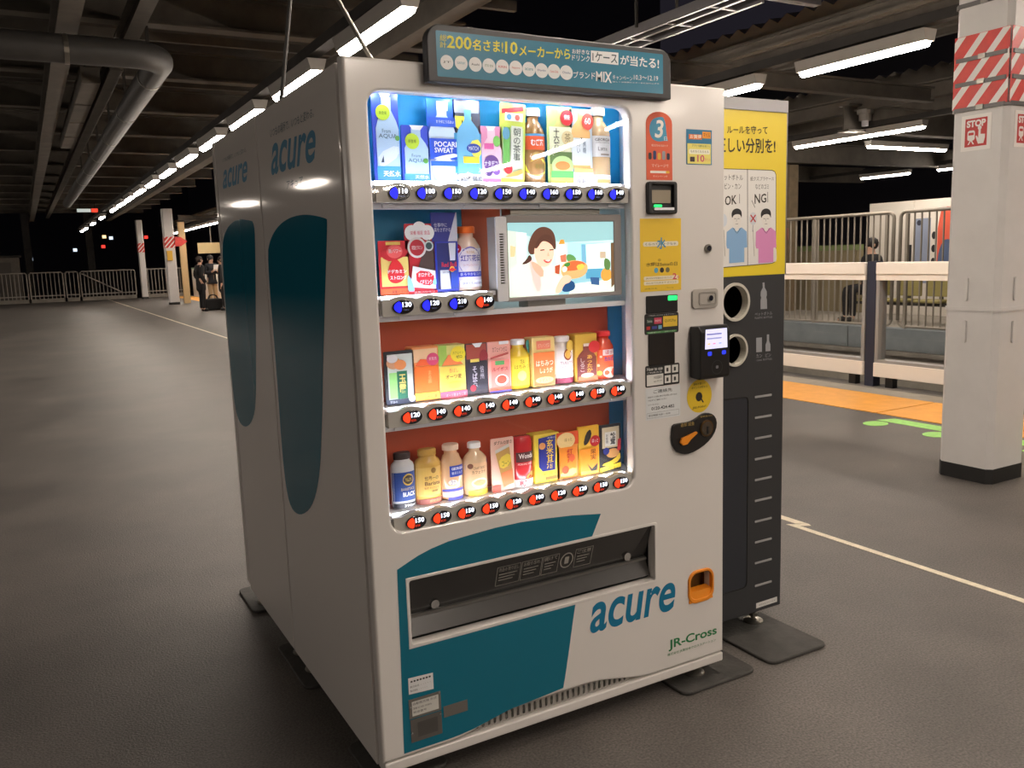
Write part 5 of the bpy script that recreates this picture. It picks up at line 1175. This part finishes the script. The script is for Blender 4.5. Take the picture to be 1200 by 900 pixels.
sample('sweet_sake_card', 'yellow sample card with tall navy banner lettered in gold', 3, (626.5, 508, 656, 565.5), 'carton', (242, 210, 70), [
    ('p', [(.16, .92), (.84, .96), (.8, .24), (.3, .24), (.16, .34)], (36, 44, 140)), ('tv', '玄米甘酒', .46, .28, .74, .88, (240, 200, 70), .02), ('c', .3, .76, .13, (222, 150, 90), .9), ('t', '大関の', .5, .89, .82, .93, (214, 220, 240)), ('r', .4, .06, .88, .12, (150, 120, 30)), ('t', '手造り', .26, .15, .9, .2, (206, 130, 40))])
sample('citrus_tea_card', 'orange pot shaped fruit drink sample with cream rounded top', 3, (652.5, 506, 678, 559), 'card', (238, 150, 60), [
    ('r', 0, .72, 1, 1, (226, 84, 40)), ('c', .42, .82, .42, (240, 206, 140), .75), ('t', 'ほっと', .36, .8, .7, .87, (150, 90, 40)), ('r', .12, .06, .86, .68, (240, 140, 40)), ('p', [(.12, .06), (.86, .06), (.86, .24), (.12, .14)], (246, 214, 120), 1), ('tv', '紅茶', .44, .34, .72, .64, (206, 60, 40), .02), ('c', .36, .2, .16, (222, 84, 40)), ('c', .66, .44, .14, (226, 96, 50))])
sample('corn_potage_card', 'yellow orange potage sample card with dark brown bean and red seal', 3, (677, 499, 702, 556), 'card', (246, 186, 50), [
    ('r', .04, .58, .76, .96, (240, 190, 60)), ('p', [(.24, .62), (.38, .86), (.6, .94), (.66, .8), (.44, .62)], (52, 44, 40), 1), ('c', .8, .68, .24, KRED, .9), ('t', 'ほっと', .66, .65, .94, .72, WT), ('r', .08, .0, .94, .54, (244, 150, 40)), ('tv', '果実', .56, .3, .84, .52, (120, 60, 20)), ('p', [(.4, .24), (.62, .12), (.9, .22), (.86, .08), (.6, .06)], (44, 38, 36)), ('p', [(.1, .02), (.9, .02), (.9, .06), (.1, .1)], (250, 220, 90))])
sample('noodle_cup_card', 'black and yellow soup cup sample with white brand patch', 3, (702, 497, 727.5, 553), 'card', (40, 38, 42), [
    ('r', .14, .5, .92, .94, (222, 206, 170)), ('r', .26, .54, .78, .84, (238, 234, 226)), ('tv', '松茸', .5, .56, .74, .82, (40, 36, 36), .03), ('tv', 'お吸物', .3, .6, .4, .8, (70, 60, 56)), ('p', [(.02, .16), (.7, .24), (.95, .4), (.95, .2), (.4, .1)], (226, 190, 60), 1), ('c', .6, .38, .3, (206, 150, 90), .6), ('c', .3, .44, .14, (50, 60, 140)), ('p', [(.84, .66), (.98, .68), (.96, .42), (.8, .42)], (206, 40, 50)), ('p', [(.0, .0), (.96, .06), (.96, .16), (0, .1)], (230, 200, 50)), ('t', 'だし', .36, .04, .8, .1, (90, 80, 30))])

# ================================================================== PLATFORM SCREEN GATES
GATEW = mat('gate_white', (224, 216, 206), rough=.4)
GATEG = mat('gate_grey', (140, 138, 136), rough=.45)
NAVYP = mat('gate_navy', (34, 38, 56), rough=.5)
GGL = glass('gate_pane', refl=.8)
def gate(label, ya, yb, stile=True):
    t = thing('platform_gate', label, 'platform gate', (6.42, (ya+yb)/2, 0), 'glazed platform gates')
    box('top_rail', GATEW, t, 6.36, 6.5, ya, yb, 1.075, 1.19, bevel=.008)
    box('top_rail_lip', GATEW, t, 6.37, 6.49, ya, yb, 1.022, 1.0745)
    box('bottom_rail', GATEW, t, 6.36, 6.5, ya, yb, .1, .235, bevel=.006)
    box('bottom_bead', GATEG, t, 6.375, 6.49, ya, yb, .2355, .262)
    for s_, y_ in ((0, ya), (1, yb)):
        box('stile', GATEG, t, 6.375, 6.49, y_ if s_ == 0 else y_-.035, y_+.035 if s_ == 0 else y_, .2625, 1.0215)
    box('glass_pane', GGL, t, 6.425, 6.433, ya+.036, yb-.036, .263, 1.021)
    for y_ in (ya+.15, yb-.15): box('support_foot', BLACKP, t, 6.4, 6.47, y_-.04, y_+.04, -.001, .0995)
    return t
box('gate_sill', mat('sill_steel', (104, 98, 92), rough=.7, vary=.2, scale=8), bpy.data.objects['trim_1'], 6.321, 6.56, -19, 41, -1.1, -.001)
gate('glazed white platform gate beside the recycling bin', 3.62, 5.6)
gate('glazed white platform gate partly behind the near column', 2.07, 3.5)
gate('glazed white platform gate further along behind the recycling bin', 5.72, 7.7)
for k in range(8): gate('glazed white platform gate far along the orange strip beyond the recycling bin', 7.82+k*2.1, 9.8+k*2.1)
gp = box('gate_post', NAVYP, None, 6.38, 6.48, 3.51, 3.61, -.0005, 1.2, own=(6.43, 3.56, 0))
tag(gp, 'dark navy post between two glazed platform gates', 'post')
pk = thing('gate_housing', 'solid white gate housing standing right behind the near column', 'gate housing', (6.25, .8, 0), None)
box('casing', GATEW, pk, 6.03, 6.5, .2, 2.05, .05, 1.3, bevel=.02)
box('plinth', BLACKP, pk, 6.06, 6.48, .23, 2.02, .0005, .05)
box('reading_lamp', GATEG, pk, 6.02, 6.03, 1.2, 1.3, 1.1, 1.2)

# ------------------------------------------------------------------ railing on the platform across the track
RAILP = mat('railing_paint', (150, 142, 130), rough=.5)
def railing(label, ya, yb, x=11.1, zb=.085, zt=1.83, pitch=.118):
    t = thing('railing', label, 'railing', (x, (ya+yb)/2, 0), 'railings across the track')
    R_ = .09
    pts = [(x, ya, zb+R_)]+[(x, ya, zt-R_)]+[(x, ya+R_-R_*math.cos(math.radians(a)), zt-R_+R_*math.sin(math.radians(a))) for a in range(15, 91, 15)]
    pts += [(x, yb-R_+R_*math.sin(math.radians(a)), zt-R_+R_*math.cos(math.radians(a))) for a in range(0, 91, 15)]+[(x, yb, zb+R_)]
    MB().tube(pts, .028, 10).build('top_rail', RAILP, t, smooth=True)
    pts = [(x, ya, zb+R_)]+[(x, ya+R_-R_*math.cos(math.radians(a)), zb+R_-R_*math.sin(math.radians(a))) for a in range(15, 91, 15)]
    pts += [(x, yb-R_+R_*math.sin(math.radians(a)), zb+R_-R_*math.cos(math.radians(a))) for a in range(0, 91, 15)]+[(x, yb, zb+R_)]
    MB().tube(pts, .02, 8).build('bottom_rail', RAILP, t, smooth=True)
    n = int((yb-ya)/pitch); first = None
    for k in range(1, n):
        y_ = ya+(yb-ya)*k/n
        if first is None:
            first = MB().cyl((x, y_, zb+.015), (x, y_, zt-.02), .013, 8).build('baluster', RAILP, t); f0 = y_
        else:
            o = first.copy(); COL.objects.link(o); o.location = (0, y_-f0, 0)
    nn = max(1, int((yb-ya)/1.2))
    for k in range(nn+1):
        y_ = ya+.12+(yb-ya-.24)*k/nn
        box('post', RAILP, t, x-.022, x+.022, y_-.022, y_+.022, .055, zt-.03)
railing('grey steel railing beside the bench across the track', 6.87, 9.9)
railing('grey steel railing in front of the white hoarding across the track', 4.6, 6.75)
railing('grey steel railing glimpsed across the track beside the near column', 2.3, 4.5)

for k in range(3): railing('grey steel railing far along the platform across the track', 10.0+k*3.1, 13.0+k*3.1)
# white hoarding with coloured prints behind the railing
hd = thing('hoarding', 'long white hoarding with blue panel and red black prints across the track', 'hoarding', (14.05, 7, 0))
HW = mat('hoarding_white', (216, 210, 200), rough=.6)
yy = 9.6
for k in range(5):
    box('board', HW, hd, 14.0, 14.06, yy-.98, yy, .001, 2.14, bevel=.004); yy -= .985
HS = side(13.999)
flat('blue_print', [(-8.58, .6), (-8.26, .6), (-8.26, 1.8), (-8.58, 1.8)], pr((136, 146, 168)), hd, HS, .001)
flat('blue_dot', circ(-8.5, 1.72, .05), pr((40, 44, 60)), hd, HS, .002)
flat('red_print', smoothpoly([(-8.12, .6), (-7.77, .6), (-7.72, 1.9), (-7.87, 2.0), (-8.12, 1.95)], 1), pr((214, 90, 66)), hd, HS, .001)
flat('figure_print', smoothpoly([(-8.1, .7), (-7.8, .8), (-7.75, 1.3), (-7.95, 1.45), (-8.1, 1.2)], 2), pr((80, 96, 130)), hd, HS, .002)
for k in range(3):
    flat('round_print', circ(-8.19, 1.0+k*.24, .045, .07), pr((30, 28, 30)), hd, HS, .001)
flat('dark_print', [(-8.78, .95), (-8.64, .95), (-8.64, 1.32), (-8.78, 1.32)], pr((34, 32, 34)), hd, HS, .0015)
flat('green_print', [(-9.3, .86), (-7, .86), (-7, .93), (-9.3, .93)], pr((150, 190, 80)), hd, HS, .003)
# low beige wall with green band, brown pillar
lw_ = thing('low_wall', 'low beige panel wall with a green top band across the track', 'wall', (13.9, 11, 0))
box('panel', mat('beige_panel', (140, 128, 100), rough=.7), lw_, 13.9, 13.98, 9.7, 14, .001, 1.25)
for k in range(10): box('batten', mat('beige_batten', (124, 112, 88), rough=.7), lw_, 13.88, 13.899, 9.8+k*.42, 9.84+k*.42, .01, 1.24)
box('green_band', mat('green_band', (120, 134, 86), rough=.6), lw_, 13.875, 13.985, 9.7, 14, 1.251, 1.36)
pl_ = thing('steel_pillar', 'brownish steel roof pillar behind the recycling bin across the track', 'pillar', (13.6, 11.3, 0))
box('shaft', mat('pillar_brown', (128, 112, 88), rough=.6, vary=.2), pl_, 13.45, 13.7, 11.15, 11.4, .001, 3.05)
box('notice', pr((150, 100, 84)), pl_, 13.44, 13.449, 11.16, 11.39, 1.5, 1.75)
sp_ = thing('ceiling_fitting', 'small white lamp fitting hung from the roof across the track', 'fitting', (10.75, 6.6, 3.1))
MB().cyl((10.6, 7.05, 3.2), (10.6, 7.05, 3.3), .09, 14).build('housing', HOUS, sp_); MB().cyl((10.6, 7.05, 3.3), (10.6, 7.05, 3.36), .12, 12).build('stem', HOUS, sp_); MB().cyl((10.6, 7.05, 3.12), (10.6, 7.05, 3.2), .05, 14, .05).build('lens', INWHITE, sp_)
# hanging signboard in the middle distance on the right
hs = thing('hanging_board', 'beige signboard hung over the far right half of the platform', 'signboard', (5.6, 31, 2))
box('board', mat('board_beige', (196, 176, 130), rough=.5), hs, 5.1, 6.9, 32.0, 32.08, 1.83, 2.22)
for x_ in (5.6, 6.7): box('hanger', BEAM, hs, x_-.02, x_+.02, 32.02, 32.06, 2.22, 3.02)
ps = thing('beige_post', 'narrow beige post standing beside the distant striped column', 'post', (4.62, 32.3, 0))
box('shaft', mat('post_beige', (206, 178, 132), rough=.6), ps, 4.5, 4.72, 32.2, 32.4, .001, 3.0); box('cap', BEAM, ps, 4.48, 4.74, 32.18, 32.42, 3.0, 3.02)
sc_ = thing('screen_wall', 'pale low screen wall at the far right platform edge', 'wall', (6.1, 33, 0))
box('panel', GATEW, sc_, 6.1, 6.18, 24, 40, .001, 1.25); box('cap', mat('cap_green', (120, 150, 120), rough=.5), sc_, 6.09, 6.19, 24, 40, 1.251, 1.3)

# ------------------------------------------------------------------ railing closing the platform end
ER = mat('end_railing', (168, 160, 150), rough=.5)
def end_railing(label, xa, xb, y=41.2, zt=1.3):
    t = thing('end_railing', label, 'railing', ((xa+xb)/2, y, 0), 'railings across the platform end')
    box('kerb', CONC, t, xa, xb, y-.08, y+.08, .0005, .16)
    MB().tube([(xa, y, .161), (xa, y, zt-.06), (xa+.06, y, zt), (xb-.06, y, zt), (xb, y, zt-.06), (xb, y, .161)], .028, 8).build('frame', ER, t)
    n = int((xb-xa)/.15); mb_ = MB()
    for k in range(1, n):
        x_ = xa+(xb-xa)*k/n; mb_.box(x_-.014, x_+.014, y-.014, y+.014, .161, zt-.02)
    o = mb_.build('bars', ER, t); o['kind'] = 'stuff'
    box('lower_rail', ER, t, xa+.03, xb-.03, y-.016, y+.016, .27, .31)
for i, (a, b, l_) in enumerate(((-4.4, -.55, 'far railing in front of the grey hut'), (-.45, .85, 'far railing gate leaf beside the hut railing'), (.95, 1.45, 'narrow far railing panel next to the gate leaf'), (1.55, 3.8, 'far railing with a sloping brace bar'), (4.2, 5.9, 'far railing between the two distant white columns'))):
    end_railing(l_, a, b)
    if i == 3:
        o = MB().cyl((1.6, 41.12, 1.2), (3.2, 41.12, .3), .025, 8).build('brace', ER, bpy.data.objects['end_railing.003'])
ht = thing('hut', 'small grey hut behind the railing at the platform end', 'hut', (-2.2, 43.5, 0))
HUT = mat('hut_grey', (120, 112, 104), rough=.8, vary=.15)
box('wall', HUT, ht, -4.2, -.75, 42.6, 44.5, -.9, 2.0); box('roof', DARKB, ht, -4.3, -.65, 42.5, 44.6, 2.0, 2.1)
box('door', mat('hut_door', (96, 90, 84), rough=.6), ht, -1.9, -1.1, 42.57, 42.599, .0, 1.8)
tag(box('ground_beyond', BALL, None, -60, 60, 41.42, 140, -1.3, -.9), 'dark ground beyond the platform end', kind='structure')
for (x_, y_, h_, l_) in ((-.35, 46, 6, 'dark steel mast behind the end railing near the hut'), (2.3, 45, 6, 'dark steel mast behind the end railing near the white columns')):
    m_ = thing('steel_mast', l_, 'mast', (x_, y_, -.9))
    box('shaft', DARKB, m_, x_-.16, x_+.16, y_-.16, y_+.16, -.899, h_); box('base_plate', CONC, m_, x_-.35, x_+.35, y_-.35, y_+.35, -.8995, -.7)
# lit direction sign hung under the roof
ls = thing('lit_sign', 'small lit white and red sign hung far under the roof', 'sign', (1.75, 34, 3.5))
box('case', DARKB, ls, 1.28, 2.02, 34.0, 34.12, 3.46, 3.62)
box('white_face', mat('sign_lit', (200, 210, 205), emit=.8), ls, 1.3, 1.76, 33.99, 33.999, 3.48, 3.6); box('red_face', mat('sign_lit_red', (236, 70, 50), emit=1.0), ls, 1.78, 2.0, 33.99, 33.999, 3.47, 3.61)
for x_ in (1.4, 1.9): box('hanger', DARKB, ls, x_-.012, x_+.012, 34.05, 34.07, 3.62, 3.82)

# night buildings beyond, with a few lit windows
BD = mat('building_render', (92, 90, 92), rough=.9)
DGL = mat('unlit_window', (40, 44, 50), rough=.2)
WARM = mat('lit_window_warm', (255, 214, 150), emit=2.2); COOL = mat('lit_window_cool', (220, 235, 255), emit=1.6); REDW = mat('lit_red', (255, 60, 50), emit=1.8)
def building(label, x0, x1, y0, y1, z1, wins):
    t = thing('night_building', label, 'building', ((x0+x1)/2, (y0+y1)/2, -.9))
    box('wall', BD, t, x0, x1, y0, y1, -.899, z1); box('parapet', BD, t, x0-.2, x1+.2, y0-.2, y1+.2, z1, z1+.4)
    for (x_, z_, w_, h_, m_) in wins:
        f_ = box('window', BD, t, x_-w_/2-.1, x_+w_/2+.1, y0-.06, y0-.001, z_-.1, z_+h_+.1)
        box('pane', m_, f_, x_-w_/2, x_+w_/2, y0-.08, y0-.061, z_, z_+h_)
rnd = random.Random(3)
def wins(x0, x1, z0, z1, n):
    return [(rnd.uniform(x0+1, x1-1), rnd.uniform(z0, z1), rnd.uniform(.5, .9), rnd.uniform(.6, .9), DGL) for _ in range(n)]
def lit(px, py, m_):
    p = hit(px, py, 1, 84); return (p.x, p.z-.13, .3, .26, m_)
building('dark building with scattered lit windows behind the end railing', -9, 30, 84, 92, 22,
         [lit(104, 280, COOL), lit(122, 277.5, WARM), lit(130, 279, COOL), lit(121, 289, REDW), lit(171, 278, REDW), lit(88, 293, COOL), lit(36, 304, COOL)])
building('dark building left of the platform end with unlit windows', -34, -10, 78, 90, 20, wins(-30, -12, 2, 9, 6))
building('wide dark building standing behind the platform across the track', 11.5, 50, 60, 72, 26, wins(14, 46, 3, 9, 10))
tag(box('wall_sky_block', BD, None, 52, 52.5, -20, 58, -1.2, 17), kind='structure')  # made-up wall, added to block the sky behind the far platform

# ================================================================== BENCH AND PEOPLE
bt_ = thing('bench', 'row of olive seats behind the railing across the track', 'bench', (12.5, 7.2, 0))
SEAT = mat('seat_olive', (150, 140, 86), rough=.6)
box('beam', DARKB, bt_, 12.4, 12.5, 6.2, 8.6, .3, .36)
for k in range(4):
    y_ = 6.25+k*.6
    st_ = box('seat', SEAT, bt_, 12.25, 12.65, y_, y_+.48, .361, .41, bevel=.02); box('backrest', SEAT, bt_, 12.63, 12.68, y_, y_+.48, .45, .85, bevel=.015)
    box('bracket', DARKB, bt_, 12.64, 12.67, y_+.2, y_+.26, .36, .46)
for y_ in (6.5, 8.2): box('leg', DARKB, bt_, 12.4, 12.5, y_, y_+.06, .001, .3)

def skin_mesh(name, joints, edges, m, parent, sub=1):
    ks = list(joints); off = root_of(parent)
    me = bpy.data.meshes.new(name); me.from_pydata([joints[k][0] for k in ks], [(ks.index(a), ks.index(b)) for a, b in edges], [])
    o = bpy.data.objects.new(name, me); COL.objects.link(o)
    md = o.modifiers.new('skin', 'SKIN'); md.use_smooth_shade = True
    if sub: s_ = o.modifiers.new('sub', 'SUBSURF'); s_.levels = sub; s_.render_levels = sub
    for i, k in enumerate(ks):
        sv = me.skin_vertices[0].data[i]; r_ = joints[k][1]; sv.radius = (r_, r_) if not isinstance(r_, tuple) else r_; sv.use_root = (i == 0)
    dg = bpy.context.evaluated_depsgraph_get()
    m2 = bpy.data.meshes.new_from_object(o.evaluated_get(dg)); bpy.data.objects.remove(o); bpy.data.meshes.remove(me)
    m2.name = name; m2.materials.clear(); m2.materials.append(m)
    o = bpy.data.objects.new(name, m2); COL.objects.link(o); o.parent = parent; ROOT[o.name] = off
    return o
def person(label, loc_, heading, coat, trousers, hair, h=1.6, coat_len=.78, arms='pocket', sit=False):
    """local frame: +x is where the person faces; heading turns it about z"""
    t = thing('person', label, 'person', loc_)
    k = h/1.7
    P = {}
    hipz = .9*k if not sit else .56*k
    P['pelvis'] = ((0, 0, hipz+.05), .13*k); P['waist'] = ((0, 0, hipz+.22*k), .12*k); P['chest'] = ((0, 0, hipz+.42*k), .14*k); P['neck'] = ((.01, 0, hipz+.58*k), .055*k)
    P['jaw'] = ((.03, 0, hipz+.645*k), .075*k); P['head'] = ((.025, 0, hipz+.73*k), .092*k); P['crown'] = ((.01, 0, hipz+.79*k), .06*k)
    E_ = [('pelvis', 'waist'), ('waist', 'chest'), ('chest', 'neck'), ('neck', 'jaw'), ('jaw', 'head'), ('head', 'crown')]
    for s, n in ((1, 'l'), (-1, 'r')):
        P['sh'+n] = ((0, s*.17*k, hipz+.5*k), .06*k)
        if arms == 'pocket': el, wr, hd_ = (-.07, s*.22*k, hipz+.24*k), (.05, s*.17*k, hipz+.06*k), (.07, s*.12*k, hipz+.02*k)
        elif arms == 'hold': el, wr, hd_ = (.0, s*.22*k, hipz+.24*k), (.22, s*.1*k, hipz+.3*k), (.28, s*.06*k, hipz+.34*k)
        else: el, wr, hd_ = (-.02, s*.22*k, hipz+.22*k), (.03, s*.22*k, hipz-.04*k), (.05, s*.22*k, hipz-.11*k)
        P['el'+n] = (el, .045*k); P['wr'+n] = (wr, .03*k); P['ha'+n] = (hd_, .036*k)
        E_ += [('chest', 'sh'+n), ('sh'+n, 'el'+n), ('el'+n, 'wr'+n), ('wr'+n, 'ha'+n)]
        d_ = (Vector(hd_)-Vector(wr)).normalized(); sdv = Vector((0, 1, 0)) if abs(d_.y) < .8 else Vector((1, 0, 0))
        for q_ in range(5):
            o_ = (q_-1.5)*.018*k if q_ < 4 else -.034*k*s
            L_ = (.06, .07, .066, .052, .045)[q_]*k
            b0 = Vector(hd_)+sdv*o_+d_*(.02*k if q_ < 4 else -.02*k); b1 = b0+d_*L_+Vector((0, 0, -.012*k))
            P['f%s%d' % (n, q_)] = (tuple(b0), .009*k); P['g%s%d' % (n, q_)] = (tuple(b1), .008*k)
            E_ += [('ha'+n, 'f%s%d' % (n, q_)), ('f%s%d' % (n, q_), 'g%s%d' % (n, q_))]
        P['hip'+n] = ((0, s*.09*k, hipz), .09*k)
        if sit: kn, an = (.42*k, s*.1*k, hipz), (.4*k, s*.1*k, .08)
        else: kn, an = (.02, s*.09*k, .48*k), (-.01, s*.09*k, .08*k)
        P['kn'+n] = (kn, .058*k); P['an'+n] = (an, .04*k); P['to'+n] = ((an[0]+.15*k, an[1]+s*.01, .035), .032*k)
        E_ += [('pelvis', 'hip'+n), ('hip'+n, 'kn'+n), ('kn'+n, 'an'+n), ('an'+n, 'to'+n)]
    ch, sh = math.cos(heading), math.sin(heading)
    rot = lambda p: (p[0]*ch-p[1]*sh, p[0]*sh+p[1]*ch, p[2])
    R_ = {a: (rot(p), r_) for a, (p, r_) in P.items()}
    skin_mesh('body', R_, E_, mat('skin_tone', (206, 164, 140), rough=.6), t)
    def sub_(keys, grow, extra=()):
        ks = set(keys); return {a: (R_[a][0], R_[a][1]+grow) for a in keys}, [e for e in E_ if e[0] in ks and e[1] in ks]
    ck = ['pelvis', 'waist', 'chest']+[a+n for n in 'lr' for a in (('sh', 'el', 'wr', 'ha') if arms == 'pocket' else ('sh', 'el', 'wr'))]
    J, ee = sub_(ck, .03)
    if arms == 'pocket':
        for n in 'lr': J['ha'+n] = (J['ha'+n][0], .085*k)
    lowz = hipz-(coat_len-.55)*k if not sit else hipz-.02
    J['hem'] = (rot((0.0, 0, max(lowz, .3))), .17*k); ee.append(('pelvis', 'hem')); J['collar'] = (rot((0, 0, hipz+.545*k)), .085*k); ee.append(('chest', 'collar'))
    skin_mesh('coat', J, ee, mat('cloth_%d_%d_%d' % coat, coat, rough=.85), t)
    tk = ['hipl', 'knl', 'anl', 'hipr', 'knr', 'anr', 'pelvis']
    J, ee = sub_(tk, .014); skin_mesh('trousers', J, ee, mat('cloth_%d_%d_%d' % trousers, trousers, rough=.85), t)
    for n in 'lr':
        J = {'a': ((R_['an'+n][0][0], R_['an'+n][0][1], .055), .06*k), 'b': (R_['to'+n][0], .055*k)}
        skin_mesh('shoe', J, [('a', 'b')], mat('shoe_black', (22, 20, 20), rough=.5), t)
    hp_ = Vector(P['head'][0]); c_ = Vector(rot((hp_.x-.022, 0, hp_.z+.012*k)))
    mb_ = MB().lathe([(.07*k, -.085*k), (.1*k, -.04*k), (.106*k, .02*k), (.09*k, .07*k), (.05*k, .1*k), (.005, .108*k)], (0, 0, 0), 16)
    off = root_of(t)
    o = mesh_obj('hair', [Vector(v_)+c_+off for v_ in mb_.v], mb_.f, mat('hair_%d_%d_%d' % hair, hair, rough=.7), t, smooth=True)
    for s in (-1, 1):
        e_ = Vector(rot((hp_.x+.087*k, s*.033*k, hp_.z)))+off
        MB().lathe([(.002, -.008*k), (.01*k, 0), (.002, .008*k)], e_, 8).build('eye', HAIR, t)
        r_ = Vector(rot((hp_.x-.005, s*.092*k, hp_.z-.01*k)))+off
        MB().lathe([(.006*k, -.03*k), (.016*k, 0), (.012*k, .025*k), (.002, .032*k)], r_, 8).build('ear', MATS['skin_tone'], t)
    n_ = Vector(rot((hp_.x+.088*k, 0, hp_.z-.035*k)))+off
    MB().lathe([(.014*k, -.015*k), (.012*k, 0), (.004*k, .03*k)], n_, 8).build('nose', MATS['skin_tone'], t)
    mo = Vector(rot((hp_.x+.08*k, 0, hp_.z-.07*k)))+off
    MB().lathe([(.003, -.004*k), (.018*k, 0), (.003, .004*k)], mo, 8).build('mouth', pr((170, 90, 84)), t)
    return t
person('person in a long black coat and black trousers standing beside the black bag', (3.99, 25.5, 0), .25, (26, 24, 26), (24, 22, 24), (48, 34, 28), 1.62, .86, 'pocket')
person('person in a dark jacket and beige trousers holding a white paper', (4.7, 27.6, 0), -1.2, (30, 30, 36), (184, 156, 118), (34, 28, 26), 1.66, .6, 'hold')
person('person in a dark grey long coat half hidden by the rear machine', (4.62, 25.4, 0), 2.9, (44, 42, 44), (40, 36, 36), (40, 32, 28), 1.6, .92, 'hang')
pp = thing('paper_sheet', 'white paper held by the person in beige trousers', 'paper', (4.83, 27.3, 1.2))
slab('sheet', [(4.72, 1.2), (4.93, 1.2), (4.95, 1.4), (4.74, 1.4)], pr((236, 232, 228)), pp, front(27.3), 0, .004)
bg = thing('duffel_bag', 'black duffel bag standing on the floor before the people', 'bag', (4.35, 25.9, 0))
BAGM = mat('bag_black', (18, 18, 20), rough=.7)
box('bag_body', BAGM, bg, 4.1, 4.64, 25.75, 26.05, .001, .36, bevel=.05, segs=3)
for y_ in (25.82, 25.98): MB().tube([(4.24, y_, .35), (4.28, y_, .44), (4.34, y_, .47), (4.42, y_, .47), (4.48, y_, .44), (4.52, y_, .35)], .014, 8).build('handle', BAGM, bg)
person('person dressed in black seated on the bench across the track', (12.44, 8.3, 0), 2.85, (24, 24, 28), (26, 26, 30), (26, 22, 22), 1.78, .6, 'hold', True)
